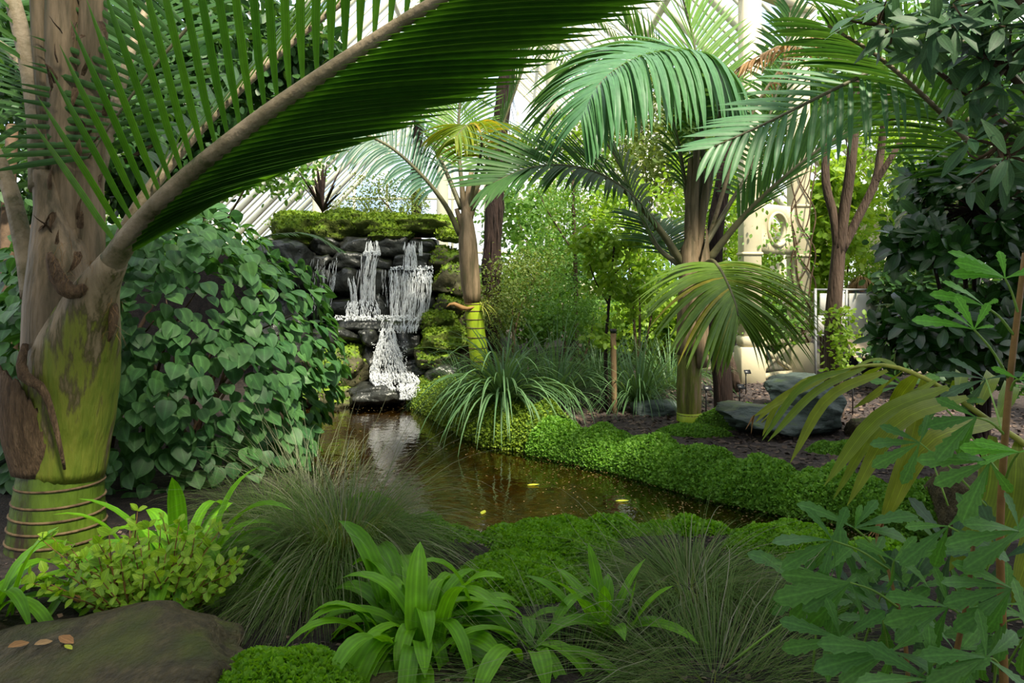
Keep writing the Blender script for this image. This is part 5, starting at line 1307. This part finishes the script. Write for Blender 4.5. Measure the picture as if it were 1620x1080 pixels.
palm_leaf((1590, 440, 2.65), P(1612, 500, 2.7), [(158, 90), (145, 95), (168, 80), (85, 50), (20, 60)], 1, 'lobed_new', lean=(0, -.75, .6))
palm_leaf((1612, 600, 2.6), P(1598, 620, 2.7), [(150, 40), (5, 60), (30, 60), (-30, 50)], 1, 'lobed_new', lean=(0, -.75, .6))
palm_leaf((1612, 715, 2.55), P(1590, 760, 2.7), [(175, 80), (160, 70), (195, 60), (20, 60)], 1, 'lobed_new', lean=(0, -.75, .6))
palm_leaf((1566, 730, 2.6), P(1586, 770, 2.7), [(178, 100), (232, 105), (200, 90), (262, 80), (300, 60), (160, 60)], 1, 'lobed', lean=(0, -.8, .45))
palm_leaf((1545, 660, 2.65), P(1592, 690, 2.7), [(180, 85), (215, 95), (150, 60), (250, 70)], 1, 'lobed', lean=(0, -.8, .45))
palm_leaf((1318, 855, 2.8), P(1405, 900, 2.85), [(172, 92), (200, 90), (120, 60), (60, 60), (-75, 75), (248, 70)], 1, 'lobed', lean=(0, -.6, .7))
palm_leaf((1345, 921, 2.75), P(1420, 960, 2.8), [(175, 100), (228, 100), (-65, 85), (205, 85), (190, 120)], 1, 'lobed', lean=(0, -.7, .6))
palm_leaf((1415, 886, 2.75), P(1410, 920, 2.82), [(-25, 105), (-85, 60), (20, 80), (150, 60), (60, 50)], 1, 'lobed', lean=(0, -.7, .6))
palm_leaf((1352, 835, 2.85), P(1400, 890, 2.85), [(50, 60), (18, 110), (-5, 100), (90, 40), (150, 90)], 1, 'lobed', lean=(0, -.5, .8))
palm_leaf((1500, 832, 2.6), P(1540, 870, 2.55), [(180, 60), (215, 95), (-20, 100), (30, 70), (260, 80)], 1, 'lobed', lean=(0, -.7, .6))
palm_leaf((1612, 840, 2.5), P(1584, 880, 2.7), [(160, 100), (185, 110), (205, 110), (230, 80), (100, 60)], 1, 'lobed', lean=(0, -.7, .6))
palm_leaf((1600, 930, 2.45), P(1584, 960, 2.7), [(172, 95), (195, 100), (220, 110), (150, 90), (250, 90)], 1, 'lobed', lean=(0, -.7, .6))
palm_leaf((1410, 1030, 2.5), P(1430, 1060, 2.8), [(168, 110), (190, 120), (215, 100), (-20, 110), (20, 90), (260, 70)], 1, 'lobed', lean=(0, -.6, .7))
palm_leaf((1500, 960, 2.55), P(1530, 990, 2.55), [(160, 100), (185, 105), (215, 100), (-15, 90), (100, 60), (250, 80)], 1, 'lobed', lean=(0, -.6, .7))
palm_leaf((1560, 1040, 2.4), P(1586, 1060, 2.7), [(165, 110), (190, 110), (220, 100), (20, 90), (90, 70), (-30, 90)], 1, 'lobed', lean=(0, -.6, .7))
palm_leaf((1470, 1075, 2.4), P(1500, 1100, 2.6), [(150, 100), (175, 110), (200, 110), (30, 100), (80, 80)], 1, 'lobed', lean=(0, -.6, .7))
palm_leaf((1330, 1010, 2.65), P(1420, 1040, 2.8), [(165, 90), (195, 90), (40, 80), (-20, 80), (240, 70), (100, 60)], 1, 'lobed', lean=(0, -.6, .7))
palm_leaf((1455, 700, 3.0), P(1560, 800, 2.9), [(180, 70), (205, 80), (150, 60), (60, 50), (240, 70)], 1, 'lobed', lean=(0, -.7, .6))
palm_leaf((1490, 640, 3.4), P(1590, 760, 3.0), [(170, 60), (195, 70), (140, 50), (20, 60), (230, 60)], 1, 'lobed', lean=(0, -.4, .9))
palm_leaf((1560, 600, 3.4), P(1595, 720, 3.0), [(165, 70), (190, 80), (20, 60), (140, 60), (230, 60)], 1, 'grey_leaf', lean=(0, -.4, .9))
palm_leaf((1430, 610, 4.2), P(1500, 800, 3.8), [(165, 50), (190, 60), (20, 60), (140, 50), (230, 50)], 1, 'lobed', lean=(0, -.4, .9))

lp2 = thing('lobed_leaf_plant', 'low thicket of lobed leaves at the foot of the tall lobed-leaf plant', 'plant', gz((1.75, 3.35)))
for k in range(26):
    Yk = rng.uniform(2.75, 3.5); px = rng.uniform(1270, 1650); py = rng.uniform(905, 1090) - (px > 1450) * 60
    hub = (px, py, Yk); h = P(*hub)
    if h[2] < .06: continue
    a0 = rng.uniform(0, 360); dirs = [((a0 + q * 62 + rng.uniform(-12, 12)), rng.uniform(60, 105)) for q in range(5)]
    palm_leaf(hub, gz((h[0] + rng.normal(0, .12), h[1] + .12)), dirs, 1, 'lobed' if k % 4 else 'grey_leaf', lean=(rng.normal(0, .2), -.5, .8), par=lp2)

# ================================================================== YOUNG PALM FROND
yb = gz((2.95, 3.5))
yp = thing('young_palm', 'young palm with one long yellow-green frond reaching over the mossy bank', 'palm', yb)
rp_ = [yb, P(1720, 860, 3.4), P(1650, 730, 3.35), P(1560, 662, 3.35), P(1500, 620, 3.4), P(1445, 590, 3.5), P(1390, 577, 3.6), P(1320, 590, 3.8), P(1255, 622, 4.0), P(1205, 668, 4.1)]
yf = mk('frond', *tube(spline(rp_, 40), np.linspace(.022, .004, 40), 8), M['stem_yellow'], yp)
def yleaf(a, m, e, w, mat='young'):
    w = w * .78
    p = spline([P(*a), P(*m), P(*e)], 10); T = tangents(p)
    vw = nrm(np.array([0, 0, EYE]) - p); s = nrm(np.cross(T, vw * .7 + np.array([0.2, -.2, .5]))); u = np.cross(s, T)
    t = np.linspace(0, 1, 10); ww = (w * np.minimum(1, .3 + 3 * t) * (1 - np.clip((t - .62) / .38, 0, 1) ** 2) + .002)[:, None]
    V = np.stack([p - s * ww / 2 + u * ww * .14, p, p + s * ww / 2 + u * ww * .14], 1).reshape(-1, 3)
    F = np.array([[i * 3 + k, i * 3 + k + 1, i * 3 + 4 + k, i * 3 + 3 + k] for i in range(9) for k in range(2)])
    return mk('leaflet', V, F, M[mat], yf)
for a, m, e, w in [
    ((1404, 586, 3.55), (1310, 630, 3.45), (1250, 732, 3.4), .058), ((1345, 584, 3.7), (1270, 610, 3.65), (1206, 696, 3.6), .04), ((1372, 580, 3.65), (1290, 620, 3.6), (1215, 698, 3.5), .045),
    ((1320, 590, 3.8), (1250, 625, 3.8), (1190, 660, 3.8), .045), ((1290, 600, 3.9), (1235, 630, 3.9), (1195, 668, 3.9), .04), ((1268, 614, 3.95), (1230, 640, 3.95), (1206, 690, 3.95), .035),
    ((1500, 612, 3.38), (1390, 660, 3.2), (1304, 768, 3.15), .080), ((1480, 602, 3.42), (1395, 665, 3.3), (1318, 790, 3.25), .055),
    ((1530, 628, 3.36), (1420, 670, 3.15), (1340, 800, 3.1), .085), ((1590, 664, 3.33), (1470, 700, 3.05), (1402, 826, 3.0), .10), ((1570, 690, 3.36), (1560, 790, 3.2), (1500, 905, 3.1), .13),
    ((1610, 700, 3.36), (1600, 800, 3.2), (1560, 900, 3.15), .12), ((1630, 730, 3.33), (1640, 820, 3.1), (1600, 960, 3.0), .11),
    ((1452, 592, 3.5), (1418, 640, 3.7), (1405, 705, 3.75), .10), ((1462, 594, 3.5), (1440, 700, 3.5), (1392, 832, 3.45), .085), ((1430, 586, 3.55), (1390, 620, 3.8), (1350, 646, 3.8), .05), ((1395, 580, 3.6), (1360, 600, 3.9), (1322, 626, 3.95), .05),
    ((1340, 584, 3.75), (1320, 590, 4.0), (1280, 606, 4.1), .05), ((1365, 579, 3.68), (1345, 588, 3.95), (1305, 598, 4.1), .055), ((1420, 582, 3.58), (1390, 570, 3.8), (1350, 580, 4.0), .055), ((1300, 596, 3.85), (1280, 600, 4.1), (1250, 616, 4.2), .05),
    ((1515, 622, 3.4), (1520, 590, 3.6), (1500, 640, 3.75), .07), ((1550, 640, 3.4), (1570, 592, 3.6), (1545, 640, 3.8), .08), ((1580, 660, 3.4), (1600, 610, 3.6), (1580, 650, 3.8), .09)]:
    yleaf(a, m, e, w)
# withered tips
for (x, y, Y) in [(1399, 826, 3.0), (1391, 832, 3.45), (1194, 661, 3.8)]:
    V, F = blades(np.array([P(x, y - 4, Y)] * 3), np.array([[-.3, 0, -1], [-.1, .1, -1], [-.5, 0, -.8]]), [.10, .07, .09], .022, .1, 5, fold=.3, wig=.4)
    g = Geo(); join_blades(g, V, F); o_ = g.build('withered_tip', M['dead'], yf)

# ================================================================== PERGOLA
pgY = 13.0
def pz(px, py, dy=0): return P(px, py, pgY + dy)
pg = thing('pergola', 'cream wooden pergola arch with a round opening beyond the mulch bed', 'pergola', gz(P(1222, 600, pgY)))
def post(px, Y, zb=0.0):
    x = P(px, 450, Y)[0]
    mk('post', *box((x, Y, 3.2), (.30, .30, 6.4), bev=.02), M['cream'], pg, smooth=False)
    mk('pedestal', *box((x, Y, .28), (.40, .40, .62), bev=.02), M['cream'], pg, smooth=False)
    mk('pedestal_cap', *box((x, Y, .68), (.35, .35, .20), bev=.04), M['cream'], pg, smooth=False)
    for z in (2.10, 2.97): mk('moulding', *box((x, Y, z), (.34, .34, .05), bev=.012), M['cream'], pg, smooth=False)
    mk('capital', *box((x, Y, 6.4), (.46, .46, .14), bev=.03), M['cream'], pg, smooth=False)
    return x
xa = post(1186, pgY - .9); xb = post(1263, pgY); 
# spandrel plate with the round opening between the two posts
ca_ = np.array([xa, pgY - .9]); cb_ = np.array([xb, pgY]); dm = (cb_ - ca_); Lm = np.linalg.norm(dm); dm /= Lm
zc0, zc1, zcc, rr_ = 2.12, 2.95, 2.53, .25
k = 40; th = np.linspace(0, 2 * np.pi, k, endpoint=False)
hw_, hh_ = Lm / 2 - .1, (zc1 - zc0) / 2
sq = np.stack([np.cos(th), np.sin(th)], -1); m_ = np.maximum(np.abs(sq[:, 0]) / hw_, np.abs(sq[:, 1]) / hh_); sq = sq / m_[:, None]
ci = np.stack([np.cos(th), np.sin(th)], -1) * rr_
mid = (ca_ + cb_) / 2; nd = np.array([-dm[1], dm[0]])
V = []
for s_ in (-.05, .05):
    for arr in (sq, ci):
        for (u_, w_) in arr: q = mid + dm * u_ + nd * s_; V.append([q[0], q[1], zcc + w_])
V = np.array(V); F = []
for j in range(k):
    n_ = (j + 1) % k
    F += [[j, n_, k + n_, k + j], [2 * k + n_, 2 * k + j, 3 * k + j, 3 * k + n_], [k + j, k + n_, 3 * k + n_, 3 * k + j], [n_, j, 2 * k + j, 2 * k + n_]]
mk('spandrel', V, np.array(F), M['cream'], pg, smooth=False)
rg = np.array([[*(mid + dm * (rr_ + .03) * math.cos(a) - nd * .06), zcc + (rr_ + .03) * math.sin(a)] for a in np.linspace(0, 2 * np.pi, 37)])
mk('ring_moulding', *tube(rg, .03, 6, cap=False), M['cream'], pg)
def pbar(u0, z0, u1, z1, w): 
    a = mid + dm * u0; b = mid + dm * u1
    return bar([a[0], a[1], z0], [b[0], b[1], z1], w, w, up=np.array([nd[0], nd[1], 0]))
hwp = Lm / 2 - .2
mk('top_rail', *pbar(-hwp, .62, hwp, .62, .09), M['cream'], pg, smooth=False)
mk('bottom_rail', *pbar(-hwp, .07, hwp, .07, .09), M['cream'], pg, smooth=False)
mk('cross_brace', *pbar(-hwp, .1, hwp, .6, .07), M['cream'], pg, smooth=False)
mk('cross_brace', *pbar(-hwp, .6, hwp, .1, .07), M['cream'], pg, smooth=False)
mk('beam', *bar([xa, pgY - .9, 6.5], [xb, pgY, 6.5], .22, .2), M['cream'], pg, smooth=False)
# climber on the pergola
vt = thing('vine', 'woody vine with small leaves twining on the cream pergola', 'vine', gz(P(1262, 600, pgY - .25)))
for k_ in range(5):
    z = np.linspace(.6, 4.4, 24); a = np.linspace(0, 6 + k_, 24) + k_
    branch(vt, np.stack([xb + .20 * np.cos(a) + .04 * np.sin(a * 3), pgY - .22 + .05 * np.sin(a), z], -1), .016, .009, 'twig', 'vine_stem', 5, 40)
g = Geo(); n = 900
pp = np.array([P(rng.choice([rng.normal(1190, 16), rng.normal(1225, 22), rng.normal(1262, 10)]), rng.choice([rng.uniform(330, 530), rng.uniform(470, 545)]), pgY - .75 + rng.normal(0, .2)) for _ in range(n)])
scatter(g, ROUND, pp, frames(rand_dirs(n), nrm(rng.normal(0, .5, (n, 3)) + [0, -.6, .6])), rng.uniform(.04, .09, n)); g.build('leaves', M['midgreen'], vt, kind='stuff')

# ================================================================== DISPLAY STAND + PERSON
dy_ = 11.6
ds = thing('display_stand', 'steel display frame with pale panels standing on the path', 'stand', gz(P(1340, 600, dy_)))
zq = lambda py, Y=dy_: P(0, py, Y)[2]
def post_s(px, py0, py1, Y): a = P(px, py0, Y); b = P(px, py1, Y); mk('post', *bar(a, b, .032), M['steel'], ds, smooth=False)
for px, q in ((1290, 0), (1339, 0), (1393, 0)): post_s(px, 456, 612, dy_)
for px in (1360, 1416): post_s(px, 556, 614, dy_ - .4)
for a, b, y in ((1290, 1393, 458), (1290, 1393, 530), (1339, 1393, 533)): mk('rail', *bar(P(a, y, dy_), P(b, y, dy_), .03), M['steel'], ds, smooth=False)
for a, b, c_, d_, m_ in ((1297, 1336, 464, 497, 'panel'), (1294, 1337, 499, 526, 'panel'), (1343, 1388, 464, 531, 'panel')):
    c = (P(a, c_, dy_) + P(b, d_, dy_)) / 2; mk('panel', *box(c, ((b - a) * dy_ / FPX, .03, (d_ - c_) * dy_ / FPX), bev=.006), M[m_], ds, smooth=False)
c = P(1375, 548, dy_ - .15); mk('tilted_shelf', *box(c, (.62, .5, .03), bev=.006, tilt=.75), M['panel_tan'], ds, smooth=False)
mk('rail', *bar(P(1345, 556, dy_ - .4), P(1416, 566, dy_ - .4), .035), M['steel'], ds, smooth=False)
for i, px in enumerate((1347, 1374)):
    b = P(px, 575, dy_ - .1); z = np.array([-.16, -.15, .12, .14, .15]); r = np.array([.10, .115, .15, .165, .16])
    t = thing('bucket', ['dark planter bucket under the display frame beside the tree', 'dark planter bucket under the tilted tan shelf'][i], 'bucket', b - [0, 0, .16])
    mk('body', *tube(np.c_[np.full(5, b[0]), np.full(5, b[1]), b[2] + z], r, 18), M['bucket'], t)
    th = np.linspace(0, 2 * np.pi, 25); mk('rim', *tube(np.c_[b[0] + .165 * np.cos(th), b[1] + .165 * np.sin(th), np.full(25, b[2] + .145)], .012, 6, cap=False), M['bucket'], t)

def person():
    Yp = 13.4; top = P(1363, 441, Yp); x0 = top[0]; H_ = top[2]
    t = thing('person', 'person with long light brown hair standing behind the display panels', 'person', (x0, Yp, 0.03))
    s = H_ / 1.7
    J = {'pel': (0, 0, .95), 'sp': (0, .01, 1.15), 'ch': (0, .01, 1.33), 'nk': (0, .02, 1.46), 'hd': (-.01, 0, 1.53), 'ht': (-.01, 0.0, 1.64),
         'sl': (-.17, .02, 1.40), 'el': (-.22, .0, 1.13), 'wl': (-.20, -.15, .93), 'hl': (-.19, -.20, .86), 'sr': (.17, .02, 1.40), 'er': (.22, .02, 1.13), 'wr': (.21, -.10, .92), 'hr': (.20, -.14, .84),
         'll': (-.09, 0, .90), 'kl': (-.10, -.02, .50), 'al': (-.10, .03, .09), 'tl': (-.11, -.14, .04), 'lr': (.09, 0, .90), 'kr': (.10, -.02, .50), 'ar': (.10, .03, .09), 'tr': (.11, -.14, .04)}
    Rr = {'pel': .15, 'sp': .13, 'ch': .15, 'nk': .055, 'hd': .075, 'ht': .085, 'sl': .06, 'el': .045, 'wl': .032, 'hl': .035, 'sr': .06, 'er': .045, 'wr': .032, 'hr': .035, 'll': .09, 'kl': .06, 'al': .04, 'tl': .04, 'lr': .09, 'kr': .06, 'ar': .04, 'tr': .04}
    E = [('pel', 'sp'), ('sp', 'ch'), ('ch', 'nk'), ('nk', 'hd'), ('hd', 'ht'), ('ch', 'sl'), ('sl', 'el'), ('el', 'wl'), ('wl', 'hl'), ('ch', 'sr'), ('sr', 'er'), ('er', 'wr'), ('wr', 'hr'), ('pel', 'll'), ('ll', 'kl'), ('kl', 'al'), ('al', 'tl'), ('pel', 'lr'), ('lr', 'kr'), ('kr', 'ar'), ('ar', 'tr')]
    ks = list(J); me = bpy.data.meshes.new('body'); me.from_pydata([tuple(np.array(J[k]) * s) for k in ks], [(ks.index(a), ks.index(b)) for a, b in E], [])
    o = bpy.data.objects.new('body', me); link(o, t); me.materials.append(M['jacket'])
    m = o.modifiers.new('skin', 'SKIN'); o.modifiers.new('sub', 'SUBSURF').levels = 2; o.modifiers['sub'].render_levels = 2
    for i, k in enumerate(ks): me.skin_vertices[0].data[i].radius = (Rr[k] * s, Rr[k] * s * (.75 if k in ('pel', 'sp', 'ch') else 1))
    me.skin_vertices[0].data[ks.index('pel')].use_root = True
    ORG[o] = ORG[t]
    # face and hair
    V, F = rock_mesh((0, 0, 0), (.165, .20, .235), 5, cuts=0, rough=0, box_pow=2.2); c = np.array([x0 - .015, Yp - .01, H_ - .125])
    V = V + (np.abs(V[:, 1:2] + .1) < .035) * (np.abs(V[:, 0:1]) < .02) * (np.abs(V[:, 2:3] + .01) < .03) * np.array([[-.0, -.022, 0]])
    mk('face', V + c, F, M['skin'], t)
    g = Geo(); nh = 700; d = rand_dirs(nh); d = d[(d[:, 2] > -.1) & ((d[:, 1] > -.45) | (d[:, 2] > .55))]
    p = c + d * [.088, .105, .125]
    V, F = blades(p, d * [1, 1, .2] + [0, .15, .1], rng.uniform(.22, .42, len(p)), .018, 4.5, 7, wig=.2); join_blades(g, V, F)
    V, F = rock_mesh(c + [0, .02, .012], (.185, .20, .24), 6, cuts=0, rough=.03, box_pow=2.2); g.add(V, F)
    g.build('hair', M['hair'], t)
person()

# ================================================================== SIGNS, STAKE
def plant_sign(px, py_top, py_base, Y, label):
    b = gz(P(px, py_base, Y)); top = P(px, py_top, Y)
    t = thing('plant_sign', label, 'sign', b)
    mk('stake', *tube(np.array([b - [0, 0, .05], (b + top) / 2, top]), .009, 6), M['black'], t)
    mk('plate', *box(top + [0.02, -.01, .02], (.10, .012, .065), bev=.003, tilt=-.6, rz=.2), M['black'], t, smooth=False)
plant_sign(1117, 616, 650, 8.7, 'small black plant sign next to the foot of the central palm')
plant_sign(1170, 614, 640, 9.4, 'small black plant sign between the dark trunk and the slate rocks')
plant_sign(1180, 590, 618, 10.8, 'small black plant sign in front of the pergola pedestal')
plant_sign(1349, 602, 640, 9.0, 'small black plant sign behind the young palm frond')
b = gz(P(972, 650, 9.2)); t = P(970, 520, 9.2)
wk = thing('stake', 'weathered wooden stake beside the black sapling stem', 'stake', b)
mk('shaft', *tube(spline([b - [0, 0, .1], (b + t) / 2, t], 6), .036, 8), M['stake'], wk)
mk('tie', *tube(np.array([t - [0, 0, .05], t - [0, 0, .0]]), .042, 8), M['black'], wk)

# ================================================================== FALLEN LEAVES, CHIPS, POND LITTER
dg = bpy.context.evaluated_depsgraph_get()
def drop(px, py, z, size, label, mat='fallen', Y=None):
    p = P(px, py, Y) if Y else G(px, py, z)
    T, F = leaf_tpl([(0, .03), (.25, .22), (.55, .27), (.85, .14), (1, .01)], .35, .1)
    hit = SC.ray_cast(dg, Vector(p) + Vector((0, 0, .5)), Vector((0, 0, -1)))
    if hit[0]: p[2] = hit[1].z + .006
    a = rng.uniform(0, 6.28); Rm = frames(np.array([[math.cos(a), math.sin(a), .1]]), np.array([[rng.normal(0, .2), rng.normal(0, .2), 1.0]]))[0]
    o = mk('fallen_leaf', T @ Rm.T * size + p, F, M[mat]); tag(o, label, 'leaf', None)
bpy.context.view_layer.update(); dg = bpy.context.evaluated_depsgraph_get()
drop(46, 1033, .2, .085, 'orange-brown dry leaf on the flat rock, nearest the frame edge', Y=3.0)
drop(83, 1037, .2, .07, 'tan dry leaf second from the frame edge on the flat rock', Y=2.98)
drop(116, 1044, .2, .08, 'curled pinkish dry leaf in the middle of the flat rock', Y=2.95)
drop(114, 1056, .2, .045, 'tiny yellow leaf on the flat rock', 'float_yellow', Y=2.9)
drop(332, 918, .0, .09, 'pale dry leaf on the soil by the strap leaves', Y=4.0)
def floating(px, py, size, label):
    p = G(px, py, WATER + .006); a = rng.uniform(0, 6.28)
    T, F = leaf_tpl([(0, .03), (.25, .2), (.55, .24), (.85, .12), (1, .01)], .12, .05)
    Rm = frames(np.array([[math.cos(a), math.sin(a), 0]]), np.array([[0, 0, 1.0]]))[0]
    tag(mk('floating_leaf', T @ Rm.T * size + p, F, M['float_yellow']), label, 'leaf')
floating(834, 767, .11, 'yellow leaf floating in the middle of the pond')
floating(974, 792, .11, 'yellow leaf floating where the pond mirrors the sky')
floating(762, 813, .09, 'dull yellow leaf floating beside the sedge stems')
floating(1244, 878, .08, 'yellow-green leaf floating at the near pond edge')
n = 6000
q = np.stack([rng.uniform(-3, 3, n * 3), rng.uniform(4.6, 11, n * 3)], -1); sd_ = pond_sd(q[:, 0], q[:, 1])
keep = (sd_ < -.03) & (rng.random(n * 3) < np.exp(sd_ * 1.3) * (.25 + .75 * (q[:, 0] > .2)))
q = q[keep][:n]; g = Geo(); m_ = len(q)
scatter(g, SMALL, np.c_[q, np.full(m_, WATER + .004)], frames(rng.normal(0, 1, (m_, 3)) * [1, 1, .02], np.tile([0, 0, 1.0], (m_, 1))), rng.uniform(.008, .026, m_))
o = g.build('pond_litter', M['litter']); tag(o, 'tiny brown leaf bits floating on the pond', 'leaf litter', kind='stuff')
n = 9000
q = np.stack([rng.uniform(.2, 6.5, n), rng.uniform(5.6, 12.5, n)], -1); sd_ = pond_sd(q[:, 0], q[:, 1]); q = q[sd_ > .45]; m_ = len(q)
g = Geo(); scatter(g, QUAD, np.c_[q, zt(q[:, 0], q[:, 1]) + .008], frames(rng.normal(0, 1, (m_, 3)) * [1, 1, .25], rng.normal(0, .35, (m_, 3)) + [0, 0, 1]), rng.uniform(.02, .05, m_))
o = g.build('bark_chips', M['chip']); tag(o, 'loose bark chips covering the far bed', 'bark mulch', kind='stuff')
n = 3000
q = np.stack([rng.uniform(-3.2, 2.4, n), rng.uniform(2.2, 5.0, n)], -1); sd_ = pond_sd(q[:, 0], q[:, 1]); q = q[sd_ > .2]; m_ = len(q)
g = Geo(); scatter(g, QUAD, np.c_[q, zt(q[:, 0], q[:, 1]) + .006], frames(rng.normal(0, 1, (m_, 3)) * [1, 1, .25], rng.normal(0, .35, (m_, 3)) + [0, 0, 1]), rng.uniform(.008, .025, m_))
o = g.build('soil_crumbs', M['chip']); tag(o, 'crumbs and bark bits on the dark front soil', 'soil crumbs', kind='stuff')

# ================================================================== GROUPS OF REPEATS
GROUPS = {'sedge': 'fine sedges around the near pond edge', 'tussock': 'long-bladed tussocks on the far bank', 'strap_leaf_plant': 'strap-leaved clumps in the foreground',
          'moss_cushion': 'moss cushions in the foreground', 'moss_mat': 'moss mats on the beds', 'moss_bank': 'mossy pond banks', 'iron_column': 'cream iron columns of the glasshouse',
          'plant_sign': 'black plant signs in the far bed', 'fallen_leaf': 'dry leaves fallen in the foreground', 'floating_leaf': 'yellow leaves afloat on the pond', 'bucket': 'buckets under the display frame',
          'nikau_palm': 'stout feather palms', 'tree_fern': 'dark tree ferns', 'sapling': 'lime-leaved saplings on the far bank', 'mossy_boulder': 'mossy humps around the lip of the falls',
          'boulder': 'boulders around the pond', 'lobed_leaf_plant': 'lobed-leaf plants in the front corner', 'fine_leaf_shrub': 'feathery shrubs on the far bank'}
for o in SC.objects:
    if o.parent is None and o.get('category') and not o.get('group'):
        k = GROUPS.get(o.name.split('.')[0])
        if k: o['group'] = k
